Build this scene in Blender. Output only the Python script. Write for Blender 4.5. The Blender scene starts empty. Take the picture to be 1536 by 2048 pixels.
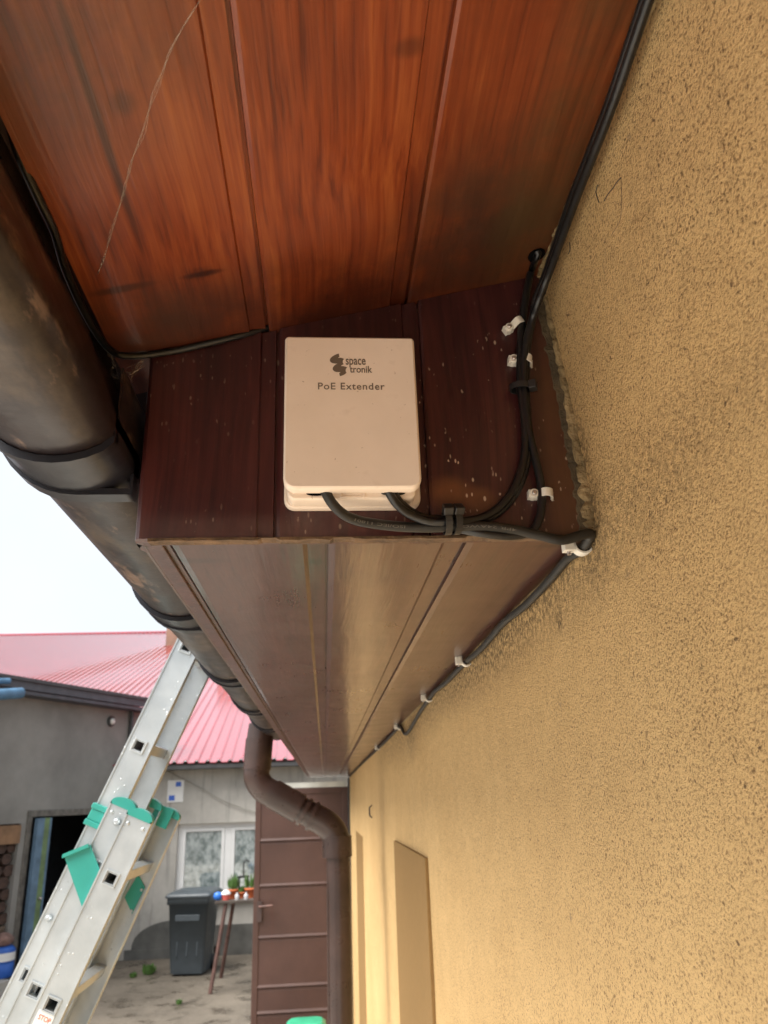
import bpy, math, random
from mathutils import Vector, Matrix, noise
random.seed(7)
R = math.radians
sc = bpy.context.scene
COL = sc.collection

# ------------------------------------------------------------------ camera
F, CX, CY = 1540.0, 768.0, 1024.0
CAMZ = 2.25
d_ = Vector((-118, -579, -F)).normalized()
u_ = Vector((-148, 4110, -F)); u_ = (u_ - d_ * u_.dot(d_)).normalized()
x_ = d_.cross(u_).normalized()
ROT = Matrix((x_, d_, u_))            # camera axes -> world (rows = world X, Y, Z in camera space)
cam_d = bpy.data.cameras.new('camera'); cam = bpy.data.objects.new('camera', cam_d); COL.objects.link(cam)
cam.matrix_world = Matrix.Translation((0, 0, CAMZ)) @ ROT.to_4x4()
cam_d.sensor_fit = 'VERTICAL'; cam_d.sensor_height = 36.0; cam_d.sensor_width = 27.0
cam_d.lens = 36.0 * F / 2048.0
cam_d.clip_start = 0.01; cam_d.clip_end = 3000
cam_d.dof.use_dof = True; cam_d.dof.focus_distance = 0.66; cam_d.dof.aperture_fstop = 13
sc.camera = cam

# ------------------------------------------------------------------ world, sun, exposure
SUN_EL, SUN_ROT = 56, 246
world = bpy.data.worlds.new("World"); sc.world = world; world.use_nodes = True
wn = world.node_tree.nodes; wl = world.node_tree.links
bg = wn['Background']; bg.inputs['Strength'].default_value = 0.075
sky = wn.new('ShaderNodeTexSky'); sky.sky_type = 'NISHITA'; sky.sun_disc = False
sky.sun_elevation = R(SUN_EL); sky.sun_rotation = R(SUN_ROT); sky.air_density = 1.0; sky.dust_density = 3.0
tcw = wn.new('ShaderNodeTexCoord'); nzw = wn.new('ShaderNodeTexNoise'); nzw.inputs['Scale'].default_value = 2.2; nzw.inputs['Detail'].default_value = 5
rw = wn.new('ShaderNodeValToRGB'); rw.color_ramp.elements[0].position = .35; rw.color_ramp.elements[1].position = .7
rw.color_ramp.elements[0].color = (1.86, 1.93, 1.98, 1); rw.color_ramp.elements[1].color = (2.16, 2.19, 2.2, 1)
mxw = wn.new('ShaderNodeMix'); mxw.data_type = 'RGBA'; mxw.inputs[0].default_value = 0.88
wl.new(tcw.outputs['Generated'], nzw.inputs['Vector']); wl.new(nzw.outputs['Fac'], rw.inputs['Fac'])
wl.new(sky.outputs[0], mxw.inputs[6]); wl.new(rw.outputs[0], mxw.inputs[7]); wl.new(mxw.outputs[2], bg.inputs['Color'])
sun_d = bpy.data.lights.new('sun', 'SUN'); sun = bpy.data.objects.new('sun', sun_d); COL.objects.link(sun)
sun_d.energy = 1.5; sun_d.angle = R(60); sun_d.color = (1, .96, .9)
# sky azimuth: rotation measured from +Y clockwise seen from above
az = R(SUN_ROT); sdir = Vector((math.sin(az) * math.cos(R(SUN_EL)), math.cos(az) * math.cos(R(SUN_EL)), math.sin(R(SUN_EL))))
sun.rotation_euler = sdir.to_track_quat('Z', 'Y').to_euler()
sc.view_settings.view_transform = 'Standard'; sc.view_settings.look = 'None'
sc.view_settings.exposure = 2.66; sc.view_settings.gamma = 1.0

# ------------------------------------------------------------------ pixel rays of the 1536x2048 photograph
def ray(px, py): return ROT @ Vector(((px - CX) / F, -(py - CY) / F, -1.0))
O = Vector((0, 0, CAMZ))
def at(px, py, X=None, Y=None, Z=None, plane=None):
    r = ray(px, py)
    if X is not None: t = (X - O.x) / r.x
    elif Y is not None: t = (Y - O.y) / r.y
    elif Z is not None: t = (Z - O.z) / r.z
    else:
        p, n = plane; t = (p - O).dot(n) / r.dot(n)
    return O + r * t

# ------------------------------------------------------------------ mesh helper
class MB:
    def __init__(s): s.v = []; s.f = []; s.sm = []
    def add(s, vs, fs, smooth=False):
        b = len(s.v); s.v += [Vector(v) for v in vs]
        s.f += [tuple(i + b for i in f) for f in fs]; s.sm += [smooth] * len(fs); return s
    def box(s, a, b, ax=None, o=None, top=None):
        """axis box from corner a to b; ax = 3 axes and o origin for an oriented one"""
        P = [(x, y, z) for z in (a[2], b[2]) for (x, y) in ((a[0], a[1]), (b[0], a[1]), (b[0], b[1]), (a[0], b[1]))]
        if ax: P = [o + ax[0] * p[0] + ax[1] * p[1] + ax[2] * p[2] for p in P]
        return s.add(P, [(3, 2, 1, 0), (4, 5, 6, 7), (0, 1, 5, 4), (1, 2, 6, 5), (2, 3, 7, 6), (3, 0, 4, 7)])
    def prism(s, pts, vec, smooth=False):
        n = len(pts); vec = Vector(vec); P = [Vector(p) for p in pts] + [Vector(p) + vec for p in pts]
        s.add(P, [tuple(range(n - 1, -1, -1)), tuple(range(n, 2 * n))])
        return s.add(P, [(i, (i + 1) % n, n + (i + 1) % n, n + i) for i in range(n)], smooth)
    def strip(s, A, B, smooth=False):
        n = len(A); return s.add(list(A) + list(B), [(i, i + 1, n + i + 1, n + i) for i in range(n - 1)], smooth)
    def loft(s, rings, closed=True, caps=True, smooth=True):
        n = len(rings[0]); V = [p for r in rings for p in r]; fs = []
        for k in range(len(rings) - 1):
            for i in range(n if closed else n - 1):
                j = (i + 1) % n; fs.append((k * n + i, k * n + j, (k + 1) * n + j, (k + 1) * n + i))
        s.add(V, fs, smooth)
        if caps and closed:
            s.add(rings[0], [tuple(range(n - 1, -1, -1))]); s.add(rings[-1], [tuple(range(n))])
        return s
    def tube(s, path, r, n=12, caps=True, closed=False, flat=1.0):
        path = [Vector(p) for p in path]; m = len(path); rings = []; up = None
        for i, p in enumerate(path):
            a = path[max(i - 1, 0)]; b = path[min(i + 1, m - 1)]
            t = (b - a).normalized()
            if up is None:
                up = Vector((0, 0, 1)) if abs(t.z) < .9 else Vector((0, 1, 0))
            up = (up - t * up.dot(t)).normalized(); sd = t.cross(up)
            rr = r[i] if isinstance(r, (list, tuple)) else r
            rings.append([p + (up * math.sin(2 * math.pi * k / n) * flat + sd * math.cos(2 * math.pi * k / n)) * rr for k in range(n)])
        return s.loft(rings, caps=caps)
    def lathe(s, prof, c, ax=Vector((0, 0, 1)), n=24):
        ax = Vector(ax).normalized(); a = ax.orthogonal().normalized(); b = ax.cross(a); c = Vector(c)
        return s.loft([[c + ax * h + (a * math.cos(2 * math.pi * k / n) + b * math.sin(2 * math.pi * k / n)) * r for k in range(n)] for r, h in prof])
    def build(s, name, mat, root=None, bevel=0, seg=2, label=None, cat=None, group=None, kind=None, rem=0):
        me = bpy.data.meshes.new(name)
        base = Vector((0, 0, 0)); par = root
        while par is not None: base = base + par.location; par = par.parent
        loc = Vector((0, 0, 0))
        if root is None and kind != 'structure' and s.v:
            n = len(s.v); loc = Vector((sum(v.x for v in s.v) / n, sum(v.y for v in s.v) / n, min(v.z for v in s.v)))
        me.from_pydata([tuple(v - base - loc) for v in s.v], [], s.f); me.update()
        me.polygons.foreach_set('use_smooth', s.sm)
        o = bpy.data.objects.new(name, me); COL.objects.link(o); o.location = loc
        if root is not None: o.parent = root
        me.materials.append(mat)
        if bevel:
            b = o.modifiers.new('bevel', 'BEVEL'); b.width = bevel; b.segments = seg; b.limit_method = 'ANGLE'; b.angle_limit = R(40)
        tag(o, label, cat, group, kind); return o
def tag(o, label=None, cat=None, group=None, kind=None):
    for k, v in (('label', label), ('category', cat), ('group', group), ('kind', kind)):
        if v: o[k] = v
    return o
def thing(name, loc, label, cat, group=None):
    o = bpy.data.objects.new(name, None); COL.objects.link(o); o.location = loc; o.empty_display_size = .05
    return tag(o, label, cat, group)
def spline(P, k=8):
    P = [Vector(p) for p in P]; out = []
    for i in range(len(P) - 1):
        a = P[max(i - 1, 0)]; b = P[i]; c = P[i + 1]; d = P[min(i + 2, len(P) - 1)]
        for j in range(k):
            t = j / k; out.append(.5 * ((2 * b) + (c - a) * t + (2 * a - 5 * b + 4 * c - d) * t * t + (3 * b - a - 3 * c + d) * t ** 3))
    out.append(P[-1]); return out
def text_mesh(body, bold=0.0, res=4):
    cu = bpy.data.curves.new('t', 'FONT'); cu.body = body; cu.offset = bold; cu.space_character = 1.12 if 'Ext' in body else 1.0; cu.resolution_u = res
    ob = bpy.data.objects.new('t', cu); COL.objects.link(ob); bpy.context.view_layer.update()
    dg = bpy.context.evaluated_depsgraph_get(); me = bpy.data.meshes.new_from_object(ob.evaluated_get(dg))
    V = [v.co.copy() for v in me.vertices]; Fc = [tuple(p.vertices) for p in me.polygons]
    bpy.data.objects.remove(ob); bpy.data.meshes.remove(me); bpy.data.curves.remove(cu)
    return V, Fc
def text_on(mb, body, o, xd, yd, w, h, bold=0.0, cap=.729):
    """flat lettering: o lower-left corner of the baseline, w whole width, h height of a capital"""
    V, Fc = text_mesh(body, bold); x0 = min(v.x for v in V); x1 = max(v.x for v in V)
    mb.add([o + xd * ((v.x - x0) / (x1 - x0) * w) + yd * (v.y / cap * h) for v in V], Fc)

# ------------------------------------------------------------------ materials
class NM:
    def __init__(s, name, rough=.5, spec=.5, metal=0.0, coat=0.0):
        s.m = bpy.data.materials.new(name); s.m.use_nodes = True; s.t = s.m.node_tree; s.N = s.t.nodes; s.L = s.t.links
        s.b = s.N['Principled BSDF']; s.b.inputs['Roughness'].default_value = rough
        s.b.inputs['Specular IOR Level'].default_value = spec; s.b.inputs['Metallic'].default_value = metal
        s.b.inputs['Coat Weight'].default_value = coat
        s.co = s.N.new('ShaderNodeTexCoord').outputs['Object']
    def put(s, inp, val):
        if hasattr(val, 'is_linked') or isinstance(val, bpy.types.NodeSocket): s.L.new(val, inp)
        elif isinstance(val, (tuple, list)) and len(val) == 3 and inp.type == 'RGBA': inp.default_value = (*val, 1)
        else: inp.default_value = val
    def map(s, scale=(1, 1, 1), rot=(0, 0, 0), loc=(0, 0, 0), src=None):
        n = s.N.new('ShaderNodeMapping'); n.inputs['Scale'].default_value = scale; n.inputs['Rotation'].default_value = rot; n.inputs['Location'].default_value = loc
        s.L.new(src or s.co, n.inputs[0]); return n.outputs[0]
    def noise(s, scale, detail=4, rough=.55, v=None, dist=0.0, col=False):
        n = s.N.new('ShaderNodeTexNoise'); n.inputs['Scale'].default_value = scale; n.inputs['Detail'].default_value = detail
        n.inputs['Roughness'].default_value = rough; n.inputs['Distortion'].default_value = dist
        s.L.new(v or s.co, n.inputs['Vector']); return n.outputs['Color' if col else 'Fac']
    def voro(s, scale, v=None, feat='F1', rnd=1.0, out='Distance'):
        n = s.N.new('ShaderNodeTexVoronoi'); n.feature = feat; n.inputs['Scale'].default_value = scale; n.inputs['Randomness'].default_value = rnd
        s.L.new(v or s.co, n.inputs['Vector']); return n.outputs[out]
    def ramp(s, fac, stops, interp='LINEAR'):
        n = s.N.new('ShaderNodeValToRGB'); n.color_ramp.interpolation = interp; e = n.color_ramp.elements
        while len(e) < len(stops): e.new(.5)
        for k, (p, c) in enumerate(stops):
            e[k].position = p; e[k].color = (*c, 1) if isinstance(c, (tuple, list)) else (c, c, c, 1)
        s.L.new(fac, n.inputs[0]); return n.outputs[0]
    def mix(s, fac, a, b, mode='MIX'):
        n = s.N.new('ShaderNodeMix'); n.data_type = 'RGBA'; n.blend_type = mode
        s.put(n.inputs[0], fac); s.put(n.inputs[6], a); s.put(n.inputs[7], b); return n.outputs[2]
    def math(s, op, a, b=0.0, c=0.0, clamp=False):
        n = s.N.new('ShaderNodeMath'); n.operation = op; n.use_clamp = clamp
        s.put(n.inputs[0], a); s.put(n.inputs[1], b); s.put(n.inputs[2], c); return n.outputs[0]
    def spot(s, c, sc_, lo, hi):
        """1 inside an ellipse round c fading to 0"""
        a = s.N.new('ShaderNodeVectorMath'); a.operation = 'SUBTRACT'; s.L.new(s.co, a.inputs[0]); a.inputs[1].default_value = c
        m = s.N.new('ShaderNodeVectorMath'); m.operation = 'MULTIPLY'; s.L.new(a.outputs[0], m.inputs[0]); m.inputs[1].default_value = sc_
        l = s.N.new('ShaderNodeVectorMath'); l.operation = 'LENGTH'; s.L.new(m.outputs[0], l.inputs[0])
        r = s.N.new('ShaderNodeMapRange'); r.interpolation_type = 'SMOOTHSTEP'; s.L.new(l.outputs['Value'], r.inputs[0])
        r.inputs[1].default_value = lo; r.inputs[2].default_value = hi; r.inputs[3].default_value = 1; r.inputs[4].default_value = 0
        return r.outputs[0]
    def bump(s, h, strength=.5, dist=.002, prev=None):
        n = s.N.new('ShaderNodeBump'); n.inputs['Strength'].default_value = strength; n.inputs['Distance'].default_value = dist
        s.L.new(h, n.inputs['Height'])
        if prev: s.L.new(prev, n.inputs['Normal'])
        return n.outputs[0]
    def fin(s, color=None, rough=None, normal=None):
        if color is not None: s.put(s.b.inputs['Base Color'], color)
        if rough is not None: s.put(s.b.inputs['Roughness'], rough)
        if normal is not None: s.L.new(normal, s.b.inputs['Normal'])
        return s.m
def simple(name, col, rough=.5, var=.25, scale=6, bump=0.0, bscale=60, spec=.5, metal=0.0, coat=0.0):
    n = NM(name, rough, spec, metal, coat)
    f = n.noise(scale, 5); lo = tuple(c * (1 - var) for c in col); hi = tuple(min(1, c * (1 + var)) for c in col)
    c = n.ramp(f, [(.3, lo), (.7, hi)]); nb = n.bump(n.noise(bscale, 3), bump, .003) if bump else None
    r = n.math('MULTIPLY_ADD', n.noise(scale * 2.3, 3), .25, rough - .12)
    return n.fin(c, r, nb)

def wood(name, cols, axis, rough, knots=(), cracks=0, streak=1.0, flecks=0.0, bumpk=.25, coat=0.0, dirt_shade=None, rim=.28, fmask=None):
    """stained boards; axis = grain direction; cols = dark, mid, light"""
    n = NM(name, rough, .5, 0, coat)
    fine = [210, 210, 210]; fine[axis] = 5.0
    broad = [26, 26, 26]; broad[axis] = 1.6
    warp = n.noise(3.0, 2, col=True)
    a = n.N.new('ShaderNodeVectorMath'); a.operation = 'MULTIPLY_ADD'; n.L.new(warp, a.inputs[0]); a.inputs[1].default_value = (.035,) * 3; n.L.new(n.co, a.inputs[2]); co = a.outputs[0]
    g1 = n.noise(1, 3, .6, n.map(tuple(fine), src=co)); g2 = n.noise(1, 4, .55, n.map(tuple(broad), src=co), .6)
    g3 = n.noise(5, 4)
    f = n.math('ADD', n.math('MULTIPLY', g1, .42), n.math('ADD', n.math('MULTIPLY', g2, .38), n.math('MULTIPLY', g3, .25)))
    c = n.ramp(f, [(.38, cols[0]), (.52, cols[1]), (.66, cols[2])])
    line = n.ramp(g1, [(.30, 1), (.42, 0)]); c = n.mix(n.math('MULTIPLY', line, .38 * streak), c, tuple(x * .35 for x in cols[0]))
    # fine sawn fibres
    vf = [420, 420, 420]; vf[axis] = 8
    fib = n.noise(1, 2, .5, n.map(tuple(vf)))
    c = n.mix(n.math('MULTIPLY', n.ramp(fib, [(.55, 0), (.75, 1)]), .22), c, cols[2])
    for (kc, ks, st) in knots:
        c = n.mix(n.math('MULTIPLY', n.spot(kc, ks, .35, 1.3), st), c, tuple(x * rim for x in cols[0]))
    if dirt_shade: 
        for (kc, ks, st, dc) in dirt_shade:
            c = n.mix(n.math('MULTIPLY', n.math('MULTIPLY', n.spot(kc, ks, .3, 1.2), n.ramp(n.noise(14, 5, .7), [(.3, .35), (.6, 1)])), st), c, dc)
    # tiny pale paint flecks, longer along the grain
    if flecks:
        e = None
        for q, (a1, a2, ang) in enumerate(((150, 48, .35), (190, 75, -.6), (120, 60, 1.2))):
            sv = [a1, a1, a1]; sv[axis] = a2
            vv = n.voro(1, n.map(tuple(sv), rot=(0, ang, 0), loc=(q * 3.3, 0, q), src=n.co)); e1 = n.ramp(vv, [(.10, 1), (.17, 0)])
            e1 = n.math('MULTIPLY', e1, n.ramp(n.noise(55 + 9 * q, 1), [(.54, 0), (.57, 1)])); e = e1 if e is None else n.math('MAXIMUM', e, e1)
        pick = n.ramp(n.noise(9, 2), [(.38, .1), (.52, 1)])
        if fmask: pick = n.math('MAXIMUM', n.math('MULTIPLY', pick, n.spot(fmask[0], fmask[1], .5, 1.1)), n.math('MULTIPLY', pick, .22))
        c = n.mix(n.math('MULTIPLY', n.math('MULTIPLY', e, pick), flecks), c, (.62, .48, .36))
    nb = n.bump(g1, bumpk, .0012); nb = n.bump(g2, bumpk * .8, .004, nb)
    r = n.math('ADD', n.math('MULTIPLY', n.noise(9, 5, .6), .28), rough - .14)
    r = n.math('ADD', r, n.math('MULTIPLY', fib, .1))
    if coat:
        n.b.inputs['Coat Roughness'].default_value = .14; n.L.new(nb, n.b.inputs['Coat Normal'])
    return n.fin(c, r, nb)

def stucco():
    n = NM('yellow_stucco', .85, .25)
    v1 = n.voro(330, n.map((1, 1, 1), src=n.co)); 
    warp = n.noise(120, 2, col=True)
    a = n.N.new('ShaderNodeVectorMath'); a.operation = 'MULTIPLY_ADD'; n.L.new(warp, a.inputs[0]); a.inputs[1].default_value = (.004,) * 3; n.L.new(n.co, a.inputs[2])
    v2 = n.noise(430, 3, .65, a.outputs[0]); v3 = n.noise(700, 2, .5); big = n.noise(2.2, 4); mid = n.noise(22, 4, .6)
    c = n.ramp(big, [(.3, (.62, .405, .180)), (.7, (.71, .485, .228))])
    c = n.mix(n.ramp(mid, [(.35, 0), (.75, .5)]), c, (.52, .34, .15))
    pits = n.ramp(v2, [(.36, 1), (.475, 0)]); pm = n.ramp(n.noise(9, 4, .6), [(.3, .45), (.65, 1)]); c = n.mix(n.math('MULTIPLY', n.math('MULTIPLY', pits, pm), .9), c, (.125, .065, .027))
    pk = n.ramp(n.noise(210, 2, .5), [(.68, 0), (.72, 1)]); c = n.mix(n.math('MULTIPLY', pk, .8), c, (.10, .055, .03))
    gd = n.ramp(n.noise(38, 3, .6), [(.70, 0), (.76, 1)]); c = n.mix(n.math('MULTIPLY', gd, .45), c, (.16, .12, .10))
    h = n.math('ADD', n.math('MULTIPLY', v2, 1.0), n.math('MULTIPLY', v3, .35))
    nb = n.bump(h, .9, .0034); nb = n.bump(mid, .5, .006, nb)
    return n, c, nb

MAT = {}
# ------------------------------------------------------------------ the house: eave geometry
YF = 0.60                                # plane of the boarded end of the eave box
pBL = at(266, 1067, Y=YF); pBR = at(1190, 1070, Y=YF)
ZB = at(700, 1067, Y=YF).z               # underside of the eave box
XL = pBL.x; XW = at(1188, 1060, Y=YF).x  # outer edge of the box, house wall
pTL = at(285, 712, Y=YF); pTR = at(1088, 548, Y=YF)
SL = (pTR.z - pTL.z) / (pTR.x - pTL.x)   # slope of the roof boarding
def zs(x): return pTL.z + SL * (x - pTL.x)
NS = Vector((-SL, 0, 1)).normalized(); PS = Vector((pTL.x, 0, pTL.z))
def on_slope(px, py): return at(px, py, plane=(PS, NS))
YEND = 7.4
Y0 = -2.6
XE = at(236, 694, Y=YF).x                # outer edge of the sloping boards
print('XL %.3f XW %.3f ZB %.3f slope %.3f XE %.3f topL %.3f' % (XL, XW, ZB, SL, XE, pTL.z))

HX = XW - .001
house = thing('house', (XW, YEND, 0), 'yellow rendered house wall with brown boarded eave on the right', 'house')
def hl(p): return Vector(p) - house.location

# stucco wall with its coarse waviness and bulge under the roof
sn, scol, snb = stucco()
# dirt near the joint with the eave
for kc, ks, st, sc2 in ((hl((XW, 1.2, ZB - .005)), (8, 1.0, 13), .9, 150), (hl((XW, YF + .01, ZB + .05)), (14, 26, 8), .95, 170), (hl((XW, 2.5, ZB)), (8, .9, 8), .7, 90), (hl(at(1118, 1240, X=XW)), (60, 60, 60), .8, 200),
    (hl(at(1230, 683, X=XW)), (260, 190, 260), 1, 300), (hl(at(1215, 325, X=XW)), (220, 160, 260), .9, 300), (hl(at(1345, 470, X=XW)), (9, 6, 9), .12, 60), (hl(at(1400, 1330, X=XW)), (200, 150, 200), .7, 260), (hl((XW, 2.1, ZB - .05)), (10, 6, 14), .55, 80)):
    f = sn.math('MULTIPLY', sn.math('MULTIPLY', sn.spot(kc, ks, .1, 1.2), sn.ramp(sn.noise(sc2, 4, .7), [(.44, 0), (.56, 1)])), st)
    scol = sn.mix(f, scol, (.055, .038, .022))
MAT['stucco'] = sn.fin(scol, None, snb)

def wall_x(y, z):
    x = XW
    k = (z - (ZB + .02)) / max(1e-6, (zs(XW) - ZB - .02))
    if k > 0: x -= .017 * min(1, k) ** 1.1 * (1 if y < YF + .3 else max(0, 1 - (y - YF - .3) / .5))
    x += .0025 * noise.noise(Vector((y * 2.1, z * 2.3, 0))) + .0015 * noise.noise(Vector((y * 6, z * 6, 3)))
    if y > 3.9: x -= .004 * min(1, (y - 3.9) / .05)
    return x
ys = [Y0 + .2 * i for i in range(8)] + [-1 + .025 * i for i in range(100)] + [1.5 + .05 * i for i in range(119)]; ys = [y for y in ys if y < YEND] + [YEND]
zz = [0, .4, .8, 1.2, 1.5, 1.7] + [1.8 + .025 * i for i in range(44)]
zz = [z for z in zz if z < zs(XW) + .12] + [zs(XW) + .12]
m = MB(); V = [(wall_x(y, z), y, z) for y in ys for z in zz]; nz = len(zz)
m.add(V, [(i * nz + j, (i + 1) * nz + j, (i + 1) * nz + j + 1, i * nz + j + 1) for i in range(len(ys) - 1) for j in range(nz - 1)], True)
m.build('wall', MAT['stucco'], house)
# the other walls of the house, out of view
m = MB(); m.box((XW + .02, Y0, 0), (XW + .3, YEND - .001, zs(XW))); m.box((XW + .3, Y0, 0), (XW + 6, Y0 + .3, 4)); m.box((XW + .3, YEND - .3, 0), (XW + 6, YEND - .002, 4)); m.box((XW + 5.7, Y0 + .3, 0), (XW + 6, YEND - .3, 4))
m.build('rear_wall', MAT['stucco'], house)

# darker bands of render beside the windows
MAT['band'] = simple('brown_render', (.25, .15, .058), .85, .05, 60, .6, 420, spec=.2)
def band(pa, pb, top):
    A = at(pa[0], pa[1], X=XW - .003); B = at(pb[0], pb[1], X=XW - .003)
    mb = MB(); z = (A.z + B.z) / 2
    n = 24; y0, y1 = sorted((A.y, B.y))
    mb.box((XW - .0075, y0, .05), (XW + .02, y1, z)); mb.build('render_band', MAT['band'], house, bevel=.002)
band((790, 1682), (853, 1714), 0); band((713, 1664), (726, 1671), 0)
# small black hook on the wall
hk = at(744, 1622, X=XW - .004)
MB().tube([hk + Vector((.004, 0, .03)), hk + Vector((-.012, 0, .015)), hk + Vector((-.012, 0, -.02)), hk + Vector((.0, 0, -.03))], .0035, 8).build('wall_hook', simple('black_iron', (.02, .02, .02), .5), None, label='small black hook on the far part of the yellow wall', cat='hook')

MAT['thread'] = simple('dark_thread', (.05, .035, .025), .8)
for L, t in ((((1195, 370), (1192, 385), (1198, 405)), 'short dark insect leg stuck on the wall near the cables'), (((1208, 402), (1216, 388), (1226, 376), (1232, 366), (1242, 355)), 'dark thread zigzagging up the upper wall, beside the insect leg'), (((1242, 355), (1243, 400), (1240, 440), (1228, 462), (1222, 472)), 'very fine hanging thread on the upper wall, below the zigzag'), (((1139, 485), (1140, 498), (1137, 508)), 'tiny dark thread on the wall right of the cables')):
    P = [at(px, py, X=XW - .019) for px, py in L]
    MB().tube(spline(P, 5), .00042 if 'fine' not in t else .0002, 5).build('wall_thread', MAT['thread'], label=t, cat='thread', group='dark threads on the wall')
# --- board profiles
def board_profile(x0, x1, joints, strip, deep=.006, step=.0022, bevel=.0016):
    """(x, recess) points; each joint has a narrow step strip on its left and a dark gap on its right"""
    pts = [(x0, 0)]
    for j in joints:
        s = j - strip
        pts += [(s - bevel, 0), (s, step), (j - .0022, step), (j - .0018, deep), (j + .0006, deep), (j + .0008, .0012), (j + .0008 + bevel * 1.6, 0)]
    pts += [(x1, 0)]; return pts
# 1. sloping boards under the roof
kn = [on_slope(245, 205), on_slope(400, 547), on_slope(820, 95)]
jx = [on_slope(535, 640).x, on_slope(815, 600).x, on_slope(100, 640).x]
jx = sorted(jx[:2])
knots = [(hl(kn[0]), (130, 110, 60), .5), (hl(kn[1]), (90, 130, 60), .45), (hl(kn[2]), (85, 130, 60), .5)]
crack = [(hl(on_slope(243, 578)), (38, 200, 40), .75), (hl(on_slope(200, 250)), (320, 9, 30), .75), (hl(on_slope(405, 548)), (60, 260, 40), .95)]
grime_shade = [(hl(on_slope(560, 650)), (5, 9, 9), .9, (.05, .010, .005)), (hl(on_slope(950, 560)), (7, 6, 6), .9, (.040, .008, .004)), (hl(on_slope(330, 665)), (9, 16, 16), .6, (.07, .022, .012)), (hl(on_slope(1020, 250)), (12, 3, 12), .55, (.10, .018, .006)), (hl(on_slope(960, 455)), (13, 9, 8), .7, (.035, .022, .013)), (hl(on_slope(250, 640)), (14, 14, 8), .6, (.06, .035, .025)), (hl(on_slope(1110, 330)), (22, 3.5, 10), .65, (.07, .04, .015)), (hl(on_slope(60, 60)), (9, 9, 8), .6, (.05, .025, .02))]  # grime, plus contact shade painted dark along the box corner and right side
MAT['wood_up'] = wood('orange_stained_boards', ((.10, .013, .004), (.22, .040, .009), (.34, .088, .021)), 1, .33, knots + crack, streak=.5, flecks=.0, dirt_shade=grime_shade, coat=.15)
pr = board_profile(XE, XW + .02, jx, .0155)
m = MB()
def sp(x, r, y): return Vector((x, y, zs(x))) + NS * r
YS = [Y0 + (YF + .06 - Y0) * k / 4 for k in range(5)]
for a, b in zip(YS[:-1], YS[1:]): m.strip([sp(x, r, a) for x, r in pr], [sp(x, r, b) for x, r in pr])
m.strip([sp(XE, 0, Y0), sp(XE, 0, YF + .06)], [sp(XE, .018, Y0), sp(XE, .018, YF + .06)])
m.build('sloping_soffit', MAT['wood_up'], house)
# 2. boarded end of the eave box
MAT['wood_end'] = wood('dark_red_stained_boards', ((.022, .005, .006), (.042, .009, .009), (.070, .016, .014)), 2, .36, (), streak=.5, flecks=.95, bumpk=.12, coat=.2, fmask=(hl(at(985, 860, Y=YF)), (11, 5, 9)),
    dirt_shade=[(hl(at(900, 985, Y=YF)), (45, 30, 60), .85, (.17, .06, .02)), (hl(at(960, 1000, Y=YF)), (60, 30, 70), .7, (.17, .06, .02)), (hl(at(1125, 900, Y=YF)), (40, 10, 6), .8, (.085, .035, .014)), (hl(at(420, 1062, Y=YF)), (7, 20, 60), .5, (.12, .07, .06))])
jf = [at(552, 1000, Y=YF).x, at(858, 1000, Y=YF).x]
def xr(z):                                # right edge follows the mortar line
    t = (z - ZB) / (pTR.z - ZB); return XW - .004 - .0165 * max(0, t)
pf = board_profile(XL, XW - .002, jf, .0145)
m = MB(); A = []; B = []
ZL = [ZB + (k / 10) for k in ()]
pf2 = [(XL + .005, .02), (XL, .012), (XL + .0005, .006), (XL + .002, .002), (XL + .005, 0)] + pf[1:]
rows = []
for k in range(13):
    t = k / 12; row = []
    for x, r in pf2:
        if x > XW - .02: x = xr(ZB + t * (pTR.z - ZB))
        zt = zs(x) - .0005; zbm = ZB - .003
        row.append(Vector((x, YF + r, zbm + (zt - zbm) * t)))
    rows.append(row)
for a, b in zip(rows[:-1], rows[1:]): m.strip(a, b)
m.strip([v + Vector((0, .018, 0)) for v in rows[0]], rows[0])      # lower end grain
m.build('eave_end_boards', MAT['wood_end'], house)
# rough end grain seen along the bottom edge
MAT['endgrain'] = simple('raw_end_grain', (.12, .07, .035), .8, .5, 60, .6, 200)
m = MB(); n = 120; A = []; B = []; C = []
for i in range(n + 1):
    x = XL + .012 + (XW - .03 - XL) * i / n; h = .0022 + .0012 * noise.noise(Vector((x * 60, 0, 0))); 
    if noise.noise(Vector((x * 35, 5, 0))) > .25: h *= .3
    A.append(Vector((x, YF - .0008, ZB - .003 + .0003))); B.append(Vector((x, YF - .0012, ZB - .003 - h))); C.append(Vector((x, YF + .013, ZB - .003 - h * .6)))
m.strip(A, B); m.strip(B, C); m.build('board_end_grain', MAT['endgrain'], house)
# 3. level boards under the eave box
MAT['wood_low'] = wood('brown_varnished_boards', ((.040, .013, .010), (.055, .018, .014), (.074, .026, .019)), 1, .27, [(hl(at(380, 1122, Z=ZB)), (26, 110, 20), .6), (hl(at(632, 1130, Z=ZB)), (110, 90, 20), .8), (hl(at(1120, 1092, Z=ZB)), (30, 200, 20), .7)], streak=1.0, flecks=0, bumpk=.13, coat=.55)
jl = [at(655, 1090, Z=ZB).x, at(930, 1090, Z=ZB).x, at(352, 1110, Z=ZB).x]; jl.sort()
pl = board_profile(XL + .001, XW + .02, jl, .0175, step=.0030, bevel=.0038)
m = MB()
YS = [YF + .012, 1.2, 2.2, 3.6, 5.4, YEND]
for a, b in zip(YS[:-1], YS[1:]): m.strip([Vector((x, a, ZB + r)) for x, r in pl], [Vector((x, b, ZB + r)) for x, r in pl])
m.build('level_soffit', MAT['wood_low'], house)
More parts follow.
